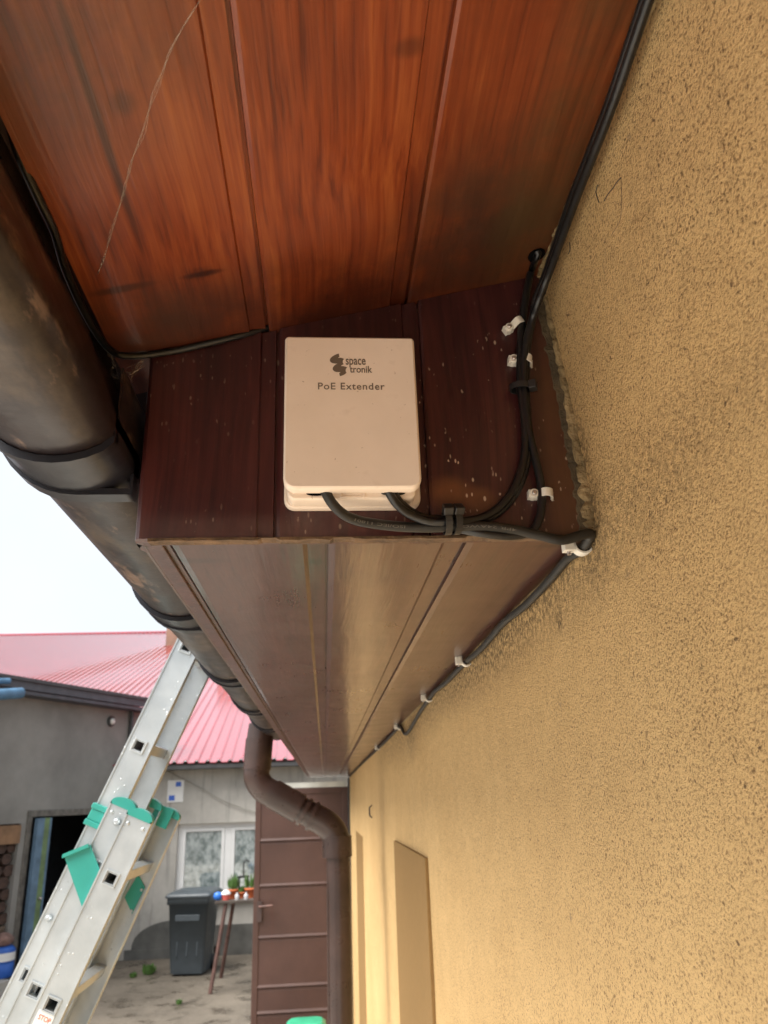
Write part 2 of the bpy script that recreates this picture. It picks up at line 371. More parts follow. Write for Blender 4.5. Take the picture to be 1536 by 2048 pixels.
m = MB(); m.box((XL + .001, YF + .02, ZB + .0002), (XL + .018, YEND, zs(XL) - .001)); m.build('eave_side_board', MAT['wood_end'], house, bevel=.001)
m = MB(); m.box((XL + .018, YEND - .02, ZB + .004), (XW + .02, YEND - .001, zs(XL) - .001)); m.build('eave_far_board', MAT['wood_end'], house)
# roof above
MAT['tile'] = simple('dark_roof_tiles', (.06, .03, .025), .6, .3, 5)
XT = XE - .05
P = [sp(XT, .022, Y0), sp(XW + 3, .022, Y0), sp(XW + 3, .12, Y0), sp(XT, .07, Y0)]
m = MB(); m.prism(P, (0, YEND + .12 - Y0, 0)); xr_ = XW + 3
Q = [Vector((xr_, Y0, zs(xr_))), Vector((xr_ + 3.2, Y0, zs(xr_) - SL * 3.2)), Vector((xr_ + 3.2, Y0, zs(xr_) - SL * 3.2 + .12)), Vector((xr_, Y0, zs(xr_) + .12))]
m.prism(Q, (0, YEND + .12 - Y0, 0)); m.build('roof', MAT['tile'], house)
MAT['gable'] = MAT['stucco']
m = MB(); 
for yy in (Y0 + .02, YEND - .14): m = MB(); m.prism([Vector((XW + .02, yy, 2.5)), Vector((XW + 6, yy, 2.5)), Vector((XW + 6, yy, 3.6)), Vector((xr_, yy, zs(xr_))), Vector((XW + .02, yy, zs(XW)))], (0, .1, 0)); m.build('gable', MAT['stucco'], house)
# fascia behind the gutter
MAT['fascia'] = simple('weathered_brown_board', (.05, .028, .022), .6, .5, 20, .4, 90)
zf = zs(XE)
m = MB(); m.box((XE - .034, Y0, zf - .002), (XE - .014, YEND, zf + .06)); m.build('fascia', MAT['fascia'], house, bevel=.002)
# mortar joint between the boards and the wall
MAT['mortar'] = simple('crumbling_mortar', (.26, .19, .10), .95, .55, 55, 1.0, 220, spec=.1)
def ribbon(P, w0, w1, out, jag, name='mortar_joint', mat='mortar', k=10, nrm=Vector((0, -1, 0)), side=Vector((-1, 0, 0)), seed=0):
    S = spline(P, k); n = len(S); rings = []
    for i, p in enumerate(S):
        t = i / (n - 1); w = (w0 + (w1 - w0) * t) * (1 + jag * noise.noise(Vector((i * .33, seed, 0))) + jag * .6 * noise.noise(Vector((i * 1.1, seed, 7))))
        o = out * (1 + .5 * noise.noise(Vector((i * .5, seed, 3))))
        rings.append([p + side * w, p + side * w * .85 + nrm * o * .8, p + side * w * .4 + nrm * o, p + nrm * o * .9 - side * .003, p - side * .006])
    MB().loft(rings, closed=False, smooth=False).build(name, MAT[mat], house)
E = [at(px, py, Y=YF) for px, py in ((1094, 590), (1101, 660), (1117, 720), (1136, 800), (1152, 880), (1166, 950), (1180, 1010), (1193, 1064))]
for e in E: e.x = wall_x(e.y, e.z) - .0005
ribbon(E, .0032, .0085, .004, .75, seed=1)
MAT['greydirt'] = simple('grey_green_grime', (.075, .055, .03), .9, .5, 30, .8, 160)
ribbon([e + Vector((-.001, .0006, 0)) for e in E], .010, .0125, .0016, .35, 'grime_strip', 'greydirt', seed=4)
E2 = []
for yy in (.60, .55, .50, .44, .38, .30, .2, .05, -.2, -.8): E2.append(Vector((wall_x(yy, zs(XW)) , yy, zs(wall_x(yy, zs(XW))))))
ribbon(E2, .004, .0015, .004, .9, seed=9, nrm=Vector((0, 0, -1)), k=14)
E3 = [Vector((wall_x(y, ZB) , y, ZB)) for y in (YF, .7, .9, 1.2, 1.7, 2.4, 3.5, 5, YEND)]
ribbon(E3, .0025, .004, .003, .8, seed=12, nrm=Vector((0, 0, -1)), k=10)
# dark hole in the corner where a cable goes into the roof
MAT['black'] = simple('black_void', (.002, .002, .002), .95, .1, spec=.1)
hc = on_slope(1072, 508); MB().lathe([(.0085, 0), (.0075, .004), (.006, .0045)], hc - NS * .0022 + Vector((0, 0, 0)), NS, 9).build('cable_hole', MAT['black'], house)

# ------------------------------------------------------------------ rain gutter
YG = 1.17                                 # second union
gc = at(383, 1170, Y=YG); GR = (gc.x - at(289, 1170, Y=YG).x)
gx, gz = gc.x, at(383, 1262, Y=YG).z + GR
def GOFF(q): return Vector(q) - Vector((gx, Y0, gz - GR))
MAT['gutter'] = None
n = NM('weathered_brown_plastic', .38, .5)
c = n.ramp(n.noise(4, 5, .6), [(.35, (.008, .006, .009)), (.65, (.020, .012, .013))])
c = n.mix(n.ramp(n.noise(9, 6, .7, n.map((1, .35, 1))), [(.52, 0), (.62, .7)]), c, (.075, .052, .034))
c = n.mix(n.ramp(n.noise(30, 5, .75, n.map((1, .3, 1))), [(.58, 0), (.68, .75)]), c, (.20, .13, .095))
for (px_, py_, Y_, ks_, dc_) in ((60, 725, .50, (34, 13, 34), (.30, .19, .14)), (110, 800, .56, (40, 14, 40), (.24, .15, .11)), (25, 640, .45, (40, 24, 40), (.42, .31, .22)), (30, 840, .57, (30, 18, 30), (.09, .10, .06)), (150, 690, .56, (45, 12, 45), (.16, .10, .08)), (60, 480, .40, (50, 14, 50), (.20, .12, .09))):
    q_ = at(px_, py_, Y=Y_); kc_ = (q_.x + .20, q_.y, q_.z - 2.5)
    c = n.mix(n.math('MULTIPLY', n.spot(GOFF(q_), ks_, .3, 1.1), n.ramp(n.noise(45, 5, .75), [(.45, 0), (.56, .85)])), c, dc_)
MAT['gutter'] = n.fin(c, n.math('MULTIPLY_ADD', n.noise(14, 4), .4, .18), n.bump(n.noise(60, 4), .25, .002))
n = NM('grey_black_union', .3, .5)
c = n.ramp(n.noise(7, 5, .6), [(.35, (.007, .007, .011)), (.65, (.016, .015, .020))]); MAT['union'] = n.fin(c, n.math('MULTIPLY_ADD', n.noise(14, 4), .3, .18), n.bump(n.noise(50, 4), .2, .002))
YG = 1.17                                 # second union
gc = at(383, 1170, Y=YG); GR = (gc.x - at(289, 1170, Y=YG).x)
gx, gz = gc.x, at(383, 1262, Y=YG).z + GR
XG = XL - .004
print('gutter', gx, gz, GR, 'XL', XL)
NEAR = False
def gprof(r, flat=False, th=.002):
    """outer then inner profile in XZ, from the front lip round the bottom to the back"""
    out = []; inn = []
    for k in range(19):
        a = math.pi + math.pi * k / 18
        x = gx + r * math.cos(a); z = gz + r * math.sin(a)
        if flat and a > 1.5 * math.pi: z = gz - r
        if x > XG - .002: 
            if not out or out[-1][0] < XG - .0021:
                z0 = z; out.append((XG - .002, z0))
            continue
        out.append((x, z))
    if NEAR: out += [(XG - .002, gz - .034), (XE - .007, gz + .0405)]
    else: out.append((XG - .002, gz + .012))
    out.insert(0, (gx - r, gz + .006)); out.insert(0, (gx - r + .002, gz + .012)); out.insert(0, (gx - r + .008, gz + .012)); out.insert(0, (gx - r + .009, gz + .005))
    return out
def gsweep(mb, r, y0, y1, flat=False, th=.002):
    pr = gprof(r, flat); n_ = len(pr)
    inn = []
    for i, (x, z) in enumerate(pr):
        a = Vector((gx - x, gz + .03 - z)).normalized() * th; inn.append((x + a.x, z + a.y))
    k = max(1, int((y1 - y0) / .35)); Ys = [y0 + (y1 - y0) * i / k for i in range(k + 1)]
    for a, b in zip(Ys[:-1], Ys[1:]):
        mb.strip([Vector((x, a, z)) for x, z in pr], [Vector((x, b, z)) for x, z in pr], True)
        mb.strip([Vector((x, b, z)) for x, z in inn], [Vector((x, a, z)) for x, z in inn], True)
    for Y in (y0, y1): mb.strip([Vector((x, Y, z)) for x, z in pr], [Vector((x, Y, z)) for x, z in inn])
YGE = 3.42
gut = thing('rain_gutter', (gx, Y0, gz - GR), 'brown half round plastic rain gutter with dirty joints along the eave', 'rain gutter')
NEAR = True; m = MB(); gsweep(m, GR - .004, Y0 + .1, .552); NEAR = False; gsweep(m, GR - .004, .552, YGE); m.build('trough', MAT['gutter'], gut)
for yu in (.625, 1.17, 1.78, 2.38, 2.98):
    NEAR = yu < .7
    m = MB(); gsweep(m, GR, yu - .075, yu, False, .0045); gsweep(m, GR + .003, yu - .016, yu + .001, yu > .5, .006); gsweep(m, GR + .0028, yu - .080, yu - .070, False, .006)
    m.build('joint_bracket', MAT['union'], gut)
NEAR = False
m = MB(); pr = gprof(GR - .002); m.prism([Vector((x, YGE, z)) for x, z in pr[3:]], (0, .006, 0)); m.build('end_cap', MAT['gutter'], gut)

# ------------------------------------------------------------------ downpipe
MAT['pipe'] = simple('brown_downpipe_plastic', (.038, .021, .017), .30, .3, 9, .05, 40)
YP = 3.25
def P3(px, py): return at(px, py, Y=YP)
dp = thing('downpipe', (P3(680, 2000).x, YP, 0), 'brown plastic downpipe with two bends from the gutter to the yellow wall', 'downpipe')
r1 = (P3(545, 1500).x - P3(493, 1500).x) / 2; r2 = (P3(702, 1800).x - P3(655, 1800).x) / 2
a0 = P3(524, 1450); a0.x += 0; p1 = P3(514, 1548); p2 = P3(522, 1577); p3 = P3(640, 1643); p4 = P3(668, 1668); p5 = P3(676, 1700)
m = MB(); m.tube([a0, P3(518, 1490)], r1 * 1.02, 24); m.build('outlet', MAT['pipe'], dp)
m = MB(); m.tube([P3(519, 1478), P3(516, 1515), P3(514, 1540)], r1 * 1.06, 24); m.tube(spline([P3(514, 1535), P3(514, 1556), P3(527, 1577), P3(550, 1590), P3(560, 1596)], 5), r1 * .99, 24); m.build('elbow', MAT['pipe'], dp)
m = MB(); m.tube([P3(545, 1587), P3(600, 1618)], r1 * 1.07, 24); m.build('socket', MAT['pipe'], dp)
m = MB(); m.tube([P3(590, 1612), P3(632, 1636)], r1 * .93, 24); m.build('pipe_section', MAT['pipe'], dp)
m = MB(); m.tube([P3(606, 1622), P3(612, 1626)], r1 * 1.1, 24); m.tube([P3(622, 1631), P3(628, 1634)], r1 * 1.1, 24); m.build('ring', MAT['pipe'], dp)
m = MB(); m.tube(spline([P3(626, 1633), P3(645, 1643), P3(664, 1659), P3(673, 1680), P3(674, 1700)], 5), [r1 * 1.0] * 16 + [r1 * 1.04] * 5, 24); m.tube([P3(674, 1672), P3(675, 1714)], r1 * 1.1, 24); m.build('elbow', MAT['pipe'], dp)
pb = P3(679, 1800); m = MB(); m.tube([P3(676, 1700), pb, Vector((pb.x, YP, .12))], r2, 24); m.tube([Vector((pb.x - r2 + .002, YP - .01, P3(676, 1705).z)), Vector((pb.x - r2 + .002, YP - .01, .1))], .006, 8); m.build('pipe', MAT['pipe'], dp)

# ------------------------------------------------------------------ signal extender box
n = NM('off_white_plastic', .42, .5)
c = n.ramp(n.noise(30, 4), [(.3, (.78, .655, .545)), (.7, (.83, .70, .59))])
c = n.mix(n.math('MULTIPLY', n.ramp(n.noise(60, 3, .6), [(.64, 0), (.78, 1)]), .18), c, (.40, .27, .18))
c = n.mix(n.math('MULTIPLY', n.ramp(n.noise(260, 2, .6), [(.72, 0), (.76, 1)]), .5), c, (.30, .19, .12))
MAT['white_plastic'] = n.fin(c, n.math('MULTIPLY_ADD', n.noise(40, 4), .25, .30), n.bump(n.noise(500, 3), .03, .003))
MAT['grey_print'] = simple('grey_print', (.15, .115, .085), .5, .05)
YLID = YF - .044
ext = thing('signal_extender', at(705, 1018, Y=YF), 'off white plastic box lettered PoE Extender screwed to the dark boards', 'network box')
def rrect(x0, x1, z0, z1, r, n=6, rb=None):
    pts = []
    rb = rb or r
    for cx, cz, a0_, rr in ((x1 - r, z1 - r, 0, r), (x0 + r, z1 - r, 90, r), (x0 + rb, z0 + rb, 180, rb), (x1 - rb, z0 + rb, 270, rb)):
        for k in range(n + 1):
            a = R(a0_ + 90 * k / n); pts.append((cx + rr * math.cos(a), cz + rr * math.sin(a)))
    return pts
lx0 = at(568, 820, Y=YLID).x; lx1 = at(836, 820, Y=YLID).x; lz1 = at(700, 673, Y=YLID).z; lz0 = at(700, 976, Y=YLID).z
bz0 = at(700, 1017, Y=YF - .006).z
bx0 = at(568, 1000, Y=YF - .004).x; bx1 = at(841, 1000, Y=YF - .004).x
print('lid %.3f x %.3f ; base %.3f' % (lx1 - lx0, lz1 - lz0, bz0 - lz0))
def plate(mb, x0, x1, z0, z1, ya, yb, r, rb=None, inset=.0015):
    # closed rounded slab from ya (back) to yb (front, nearer the camera) with softened front edge
    rings = []
    for y, i in ((ya, 0), (yb + .0022, 0), (yb + .0008, inset * .3), (yb, inset)):
        rings.append([Vector((x, y, z)) for x, z in rrect(x0 + i, x1 - i, z0 + i, z1 - i, max(r - i, .001), rb=max((rb or r) - i, .001))])
    mb.loft(rings)
m = MB(); plate(m, bx0, bx1, bz0, lz1 + .004, YF - .0006, YF - .007, .004, .009); m.build('back_plate', MAT['white_plastic'], ext)
m = MB(); zb2 = lz0 - .001
plate(m, lx0 + .003, lx1 - .003, lz0 + .004, lz1 - .002, YF - .006, YLID + .008, .003, .006)
plate(m, lx0 + .002, lx1 - .002, zb2, lz0 + .02, YF - .006, YLID + .0215, .002, .007)
m.build('body', MAT['white_plastic'], ext, bevel=.0006)
m = MB(); plate(m, lx0, lx1, lz0, lz1, YLID + .0095, YLID, .0035, .009, .0018); m.build('lid', MAT['white_plastic'], ext)
m = MB()
for hpx in ((612, 652), (763, 812)):
    ha = at(hpx[0], 985, Y=YLID + .016).x; hb_ = at(hpx[1], 985, Y=YLID + .016).x
    m = MB(); m.prism([Vector(((ha + hb_) / 2 + (hb_ - ha) / 2 * math.cos(R(a)), YLID + .0208, zb2 + .0052 + .0022 * math.sin(R(a)))) for a in range(0, 360, 20)], (0, .001, 0)); m.build('cable_entry', MAT['black'], ext)
# latch in the middle of the lower edge
xa = at(680, 985, Y=YF - .02).x; xb = at(730, 985, Y=YF - .02).x
m = MB(); zl = zb2 + .0012; yl = YLID + .0215
m.box((xa, yl - .0014, zl), (xa + .0018, yl + .002, zl + .010)); m.box((xb - .0018, yl - .0014, zl), (xb, yl + .002, zl + .010)); m.box((xa + .0018, yl - .0008, zl), (xb - .0018, yl + .002, zl + .0016)); m.box((xa + .003, yl - .0012, zl + .0028), (xb - .003, yl + .002, zl + .010)); m.build('latch', MAT['white_plastic'], ext, bevel=.0005)
def G(px, py): return at(px, py, Y=YLID - .0002)
def lettering(mb, body, px0, px1, base, capy, bold=0.0, cap=.729):
    a = G(px0, base); b = G(px1, base); h = (G(px0, capy) - a).z
    text_on(mb, body, a, Vector((1, 0, 0)), Vector((0, 0, 1)), (b - a).x, h, bold, cap)
m = MB(); lettering(m, 'PoE Extender', 636, 769.5, 778.5, 764.5, .012); m.build('lettering', MAT['grey_print'], ext)
m = MB(); lettering(m, 'space', 691.5, 731.5, 729, 715, .018, .56); lettering(m, 'tronik', 699.5, 744.5, 744.8, 731, .018); m.build('lettering', MAT['grey_print'], ext)
lg = [(455,165),(463,192),(470,225),(455,236),(440,247),(470,244),(500,245),(532,254),(560,270),(540,288),(530,315),(535,345),(552,370),(520,383),(495,406),(530,404),(560,410),(592,418),(618,432),(595,452),(585,480),(590,508),(605,530),(580,556),(550,575),(515,590),(480,598),(470,570),(465,542),(490,520),(455,521),(425,520),(395,515),(362,500),(342,475),(338,448),(348,422),(370,395),(398,375),(430,358),(395,357),(360,354),(325,344),(297,325),(284,300),(288,270),(305,245),(335,218),(375,193),(415,176)]
m = MB(); m.add([G(630 + x / 9.6, 690 + y / 9.6) for x, y in lg], [tuple(range(len(lg) - 1, -1, -1))]); m.build('logo', MAT['grey_print'], ext)

# ------------------------------------------------------------------ cables
n = NM('black_cable_sheath', .34, .5)
c = n.ramp(n.noise(25, 4), [(.3, (.0045, .0045, .005)), (.7, (.010, .0095, .010))]); MAT['cable'] = n.fin(c, n.math('MULTIPLY_ADD', n.noise(30, 3), .3, .2), n.bump(n.noise(110, 3), .3, .0012))
n = NM('dusty_cable_sheath', .5, .4); c = n.ramp(n.noise(25, 4), [(.3, (.010, .009, .0075)), (.7, (.024, .021, .017))]); MAT['cable_dusty'] = n.fin(c, .5, n.bump(n.noise(110, 3), .3, .0012))
MAT['cable_print'] = simple('pale_cable_print', (.10, .09, .075), .6, .1)
RC = .0036
def fpath(L): return spline([at(px, py, Y=YF - d) for px, py, d in L], 7)
hx = .020
# cable 1: left hole -> ties -> wall clip -> along the wall under the eave
c1 = [(640, 960, .030), (652, 985, .032), (664, 1006, .030), (685, 1027, .024), (715, 1041, .018), (760, 1049, .014), (810, 1054, .012), (865, 1055, .012), (920, 1053, .012), (975, 1053, .012), (1030, 1060, .011), (1080, 1071, .010), (1125, 1080, .009)]
pa = [at(px, py, Y=YF - d) for px, py, d in c1]
def U(px, py, dz=.006): return at(px, py, Z=ZB - dz)
wallside = [Vector((XW - .006, YF - .006, ZB - .004)), Vector((XW - .0065, YF + .018, ZB - .010))]
def W(y, dx=.006, dz=.006): return Vector((wall_x(y, ZB) - dx, y, ZB - dz))
yy = [.66, .72, .82, .95, 1.08, 1.25, 1.38, 1.56, 1.75, 1.95]
pa += wallside + [W(.66), W(.72, .006, .008), W(.82, .006, .010), W(.93, .006, .006), W(1.08, .006, .010), W(1.25, .006, .007), W(1.42, .006, .009), W(1.56, .006, .006), W(1.68, .005, .009), W(1.82, .005, .016), W(2.0, .005, .032), W(2.12, .005, .040), W(2.22, .005, .036), W(2.3, .006, .012), W(2.36, .006, .006), W(2.7), W(3.1, .006, .008), W(3.6), W(4.4, .006, .008), W(5.3), W(6.4, .006, .008), W(7.3)]
P1 = spline(pa, 7)
m = MB(); m.tube(P1, .0042, 14); k1 = m.build('black_cable', MAT['cable_dusty'], label='long black printed cable from the left hole of the white box to the far wall', cat='cable', group='black cables')
# cable 2: right hole -> ties -> loop up to the corner hole
P2 = fpath([(768, 962, .032), (778, 985, .032), (795, 1010, .027), (822, 1030, .020), (860, 1043, .017), (900, 1043, .017), (940, 1041, .013), (975, 1030, .011), (1008, 1005, .010), (1033, 965, .009), (1047, 920, .008), (1051, 870, .008), (1047, 820, .008), (1041, 775, .008), (1040, 720, .008), (1044, 650, .008), (1052, 590, .008), (1062, 540, .008)])
P2 += [hc + Vector((0, -.006, -.004)), hc + NS * .02]
m = MB(); m.tube(P2, RC, 14); m.build('black_cable', MAT['cable'], label='black cable looping from the ties up into the hole in the roof corner', cat='cable', group='black cables')
# cable 3 and 4: right hole -> ties -> sagging bow -> up the boards -> along the roof corner towards the camera
Tl = [(1047, 760, .009), (1050, 700, .012), (1064, 640, .018)]
def roofrun(dx, dz): 
    out = []
    for y in (.54, .46, .36, .22, .05, -.3, -1.0, -2.4): out.append(Vector((wall_x(y, zs(XW)) - .012 - dx, y, zs(XW) - .016 - dz)))
    return out
rr = [(1076, 605), (1098, 545), (1150, 402), (1190, 300), (1232, 190), (1290, 20)]
def toward(off, pts, depths):
    return [at(px + off, py, Y=y) for (px, py), y in zip(pts, depths)]
dps = [.565, .535, .44, .385, .335, .275]
L3 = [(775, 962, .026), (786, 985, .026), (806, 1012, .020), (840, 1036, .012), (880, 1050, .008), (920, 1058, .008), (965, 1067, .009), (1020, 1072, .008), (1060, 1064, .008), (1076, 1044, .008), (1083, 1010, .0075), (1081, 965, .0075), (1070, 915, .0075), (1058, 865, .0085), (1051, 815, .009)]
last = [at(1076, 605, Y=.568), at(1098, 545, Y=.548)] + [at(px, py, X=XW - .028) for px, py in rr[2:]]; ext3 = last[-1] + (last[-1] - last[-2]) * 3
P_3 = spline([at(px, py, Y=YF - d) for px, py, d in L3 + Tl] + last + [ext3], 7)
m = MB(); m.tube(P_3, RC, 14); m.build('black_cable', MAT['cable'], label='black cable sagging lowest below the ties, then rising along the wall to the top', cat='cable', group='black cables')
last4 = [at(1070, 603, Y=.578), at(1092, 545, Y=.56)] + [at(px - 9, py, X=XW - .028) for px, py in rr[2:]]; ext4 = last4[-1] + (last4[-1] - last4[-2]) * 3
L4 = [(772, 962, .020), (790, 990, .018), (818, 1020, .014), (855, 1036, .011), (900, 1037, .0085), (943, 1042, .007), (980, 1036, .006), (1016, 1008, .005), (1041, 968, .005), (1056, 915, .005), (1058, 870, .0055), (1054, 820, .007)]
P4 = spline([at(px, py, Y=YF - d) for px, py, d in L4 + [(1052, 760, .004), (1054, 700, .006), (1064, 645, .012)]] + last4 + [ext4], 7)
m = MB(); m.tube(P4, RC * .92, 14); m.build('black_cable', MAT['cable'], label='thinner black cable tucked behind the others, rising beside them along the wall', cat='cable', group='black cables')
# cable lying between gutter and boards
def H(px, py, y, dz=0): return at(px, py, Y=y)
XC = XE - .004
P5 = spline([Vector((XC - .001, .345, zf + .035)), Vector((XC, .372, zf + .010)), Vector((XC + .005, .398, zf - .003)), Vector((XC + .006, .43, zf - .0055)), Vector((XC + .001, .47, zf - .005)), Vector((XC, .53, zf - .005)), Vector((XC + .005, .575, zf - .004)), Vector((XC + .018, .590, zs(XC + .018) - .0045)), Vector((XL + .02, YF - .0035, zs(XL + .02) - .004)), Vector((XL + .05, YF - .003, zs(XL + .05) - .0032)), Vector((XL + .08, YF - .002, zs(XL + .08) - .001)), Vector((XL + .11, YF + .004, zs(XL + .11) + .006))], 7)
m = MB(); m.tube(P5, .0030, 10); m.build('black_cable', MAT['cable'], label='black cable squeezed between the gutter and the orange boards at the left', cat='cable', group='black cables')
# print on the long cable
def cable_text(mb, body, path, s0, s1, h):
    V, Fc = text_mesh(body, .01); x0 = min(v.x for v in V); x1 = max(v.x for v in V)
    acc = [0]; 
    for a, b in zip(path[:-1], path[1:]): acc.append(acc[-1] + (b - a).length)
    out = []
    for v in V:
        s = s1 + (s0 - s1) * (v.x - x0) / (x1 - x0)
        i = max(j for j in range(len(acc) - 1) if acc[j] <= s); t = (path[i + 1] - path[i]).normalized(); p = path[i] + t * (s - acc[i])
        tow = (O - p); tow = (tow - t * tow.dot(t)).normalized(); sd = tow.cross(t)
        k = -(v.y / .729 - .5) * h; an = k / .0044
        out.append(p + (tow * math.cos(an) + sd * math.sin(an) * 1) * .00455)
    mb.add(out, Fc)
for tx, sa, sb in (('ISO/IEC 11801', .045, .088), ('4PR 24AWG', .135, .180)):
    m = MB(); cable_text(m, tx, P1, sa, sb, .0022); m.build('printed_text', MAT['cable_print'], k1)

# ------------------------------------------------------------------ clips and ties
MAT['clip'] = simple('white_clip_plastic', (.70, .66, .58), .4, .06, 20)
MAT['nail'] = simple('steel_nail', (.55, .5, .48), .35, .1, metal=.9)
MAT['tie'] = simple('black_tie_plastic', (.018, .017, .017), .35, .2, 20)
def pclip(px, py, ang, L, w, d, label, tail=True):
    """nail-on clip: block with nail at (px,py), hooked strap reaching along ang over the cable"""
    c = at(px, py, Y=YF); root = thing('cable_clip', c, label, 'cable clip', 'white nail-on cable clips')
    ax = Vector((math.cos(R(ang)), 0, math.sin(R(ang)))); up = Vector((0, -1, 0)); sd = ax.cross(up)
    m = MB(); m.box((-.0045, 0, -w / 2), (.004, .007, w / 2), (ax, up, sd), c); m.lathe([(w * .56, .0), (w * .56, .008), (w * .5, .0088)], c + Vector((0, 0, 0)), up, 16)
    pts = [(.002, .006), (.004, .0085), (L * .45, .0135), (L * .75, .0130), (L * .95, .0095), (L, .004), (L, .0004)]
    S = spline([c + ax * a + up * b for a, b in pts], 4)
    inn = []
    for i, p in enumerate(S):
        t = (S[min(i + 1, len(S) - 1)] - S[max(i - 1, 0)]).normalized(); nn = t.cross(sd).normalized(); inn.append(p + nn * .0016 * (1 if nn.dot(up) < 0 else -1))
    m.loft([[p + sd * w / 2, p - sd * w / 2, q - sd * w / 2, q + sd * w / 2] for p, q in zip(S, inn)], smooth=False)
    m.build('clip_body', MAT['clip'], root, bevel=.0004)
    MB().lathe([(.0022, .006), (.0022, .0095), (.0014, .0102)], c, up, 14).build('nail', MAT['nail'], root)
    return root
pclip(1015, 663, 28, .016, .0068, 0, 'white cable clip tilted upwards, highest on the dark boards beside the cables')
pclip(1024, 726, -6, .017, .0075, 0, 'white cable clip just above the black tie, gripping two cables')
pclip(1064, 993, -3, .0165, .0072, 0, 'white cable clip low on the dark boards, near the wall')
# clips under the eave, hooked round the cable on the wall side
def uclip(y, label, s=1.0):
    c = Vector((wall_x(y, ZB) - .006, y, ZB - .0065)); root = thing('cable_clip', c, label, 'cable clip', 'white nail-on cable clips')
    S = [c + Vector((math.cos(a) * .0072, 0, math.sin(a) * .0072)) * s for a in [R(180 + 15 * k) for k in range(13)]]
    S = [c + Vector((-.0072 * s, 0, .006))] + S + [c + Vector((.006, 0, .006))]
    rings = []
    for p in S:
        q = c + (p - c) * 1.28; rings.append([p + Vector((0, -.005, 0)), p + Vector((0, .005, 0)), q + Vector((0, .005, 0)), q + Vector((0, -.005, 0))])
    m = MB(); m.loft(rings, smooth=False); m.box(c + Vector((-.017, -.005, -.006)), c + Vector((-.0075, .005, .0062))); m.build('clip_body', MAT['clip'], root, bevel=.0004)
    MB().lathe([(.0018, 0), (.0018, .003)], c + Vector((-.0125, 0, -.006)), Vector((0, 0, -1)), 12).build('nail', MAT['nail'], root)
uclip(YF + .016, 'large looking white clip holding the cable at the corner of the eave box')
for y, t in ((1.20, 'white clip on the cable under the eave, first one beyond the corner'), (1.66, 'white clip on the cable under the eave, second beyond the corner, before the drooping cable'), (2.34, 'white clip on the cable under the eave, just beyond the drooping cable'), (3.3, 'small far white clip on the cable close to the end of the eave')): uclip(y, t)
def zip_tie(path, i, label, r=.0105, hd=None, w=.0055, tail=.012, sq=.8):
    p = path[i]; t = (path[i + 1] - path[i - 1]).normalized(); root = thing('cable_tie', p, label, 'cable tie', 'black cable ties')
    tow = (O - p); tow = (tow - t * tow.dot(t)).normalized(); sd = tow.cross(t)
    rings = []
    for k in range(25):
        a = 2 * math.pi * k / 24; dd = tow * math.cos(a) * sq + sd * math.sin(a)
        rings.append([p + dd * r + t * w / 2, p + dd * (r + .0012) + t * w / 2, p + dd * (r + .0012) - t * w / 2, p + dd * r - t * w / 2])
    m = MB(); m.loft(rings, caps=False, smooth=False); m.build('strap', MAT['tie'], root)
    ang = hd if hd is not None else 0; dd = tow * math.cos(R(ang)) * sq + sd * math.sin(R(ang)); s2 = dd.cross(t)
    m = MB(); m.box((-.0045, r - .001, -w * .75), (.0045, r + .006, w * .75), (s2, dd, t), p); m.build('head', MAT['tie'], root, bevel=.0008)
i_ = min(range(len(P2)), key=lambda j: (P2[j] - at(893, 1048, Y=YF - .016)).length); zip_tie(P2, i_, 'black cable tie round the bundle, left one of the pair', hd=55, r=.0098)
i_ = min(range(len(P2)), key=lambda j: (P2[j] - at(915, 1048, Y=YF - .016)).length); zip_tie(P2, i_, 'black cable tie round the bundle, right one of the pair', hd=55, r=.0098)
# hanging strap ends
for px in (893, 914):
    pass
i_ = min(range(len(P2)), key=lambda j: (P2[j] - at(1043, 772, Y=YF - .008)).length); zip_tie(P2, i_, 'black cable tie on the rising cables, with its head towards the wall', hd=-80, r=.0085)

# ------------------------------------------------------------------ cobwebs
n = NM('cobweb_silk', .9, .2); MAT['web'] = n.fin((.55, .48, .42))
n.b.inputs['Alpha'].default_value = .30
def web(points, r, label, extra=3, spread=.003):
    m = MB()
    for e in range(extra):
        S = spline(points, 10); q = []
        for i, p in enumerate(S):
            w = spread * math.sin(math.pi * i / (len(S) - 1)); q.append(p + Vector([noise.noise(Vector((i * .13 + e, e * 3.1, k))) * w for k in range(3)]))
        m.tube(q, r, 4)
    m.build('cobweb', MAT['web'], label=label, cat='cobweb', group='cobwebs under the eave')
def ws(px, py, off): 
    p = on_slope(px, py); return p + (O - p).normalized() * off
web([ws(400, 0, .01), ws(352, 80, .014), ws(310, 180, .018), ws(275, 290, .02), ws(250, 370, .018), ws(225, 460, .012), ws(202, 530, .004), ws(196, 548, .001)], 0.00015, 'long dusty cobweb strand hanging under the orange boards', 4, .0028)
web([at(285, 720, Y=YF - .001), at(270, 745, Y=YF - .01), at(235, 745, Y=YF + .02), at(215, 700, Y=YF - .02)], .0002, 'small cobweb in the corner beside the end of the boxed eave', 7, .02)

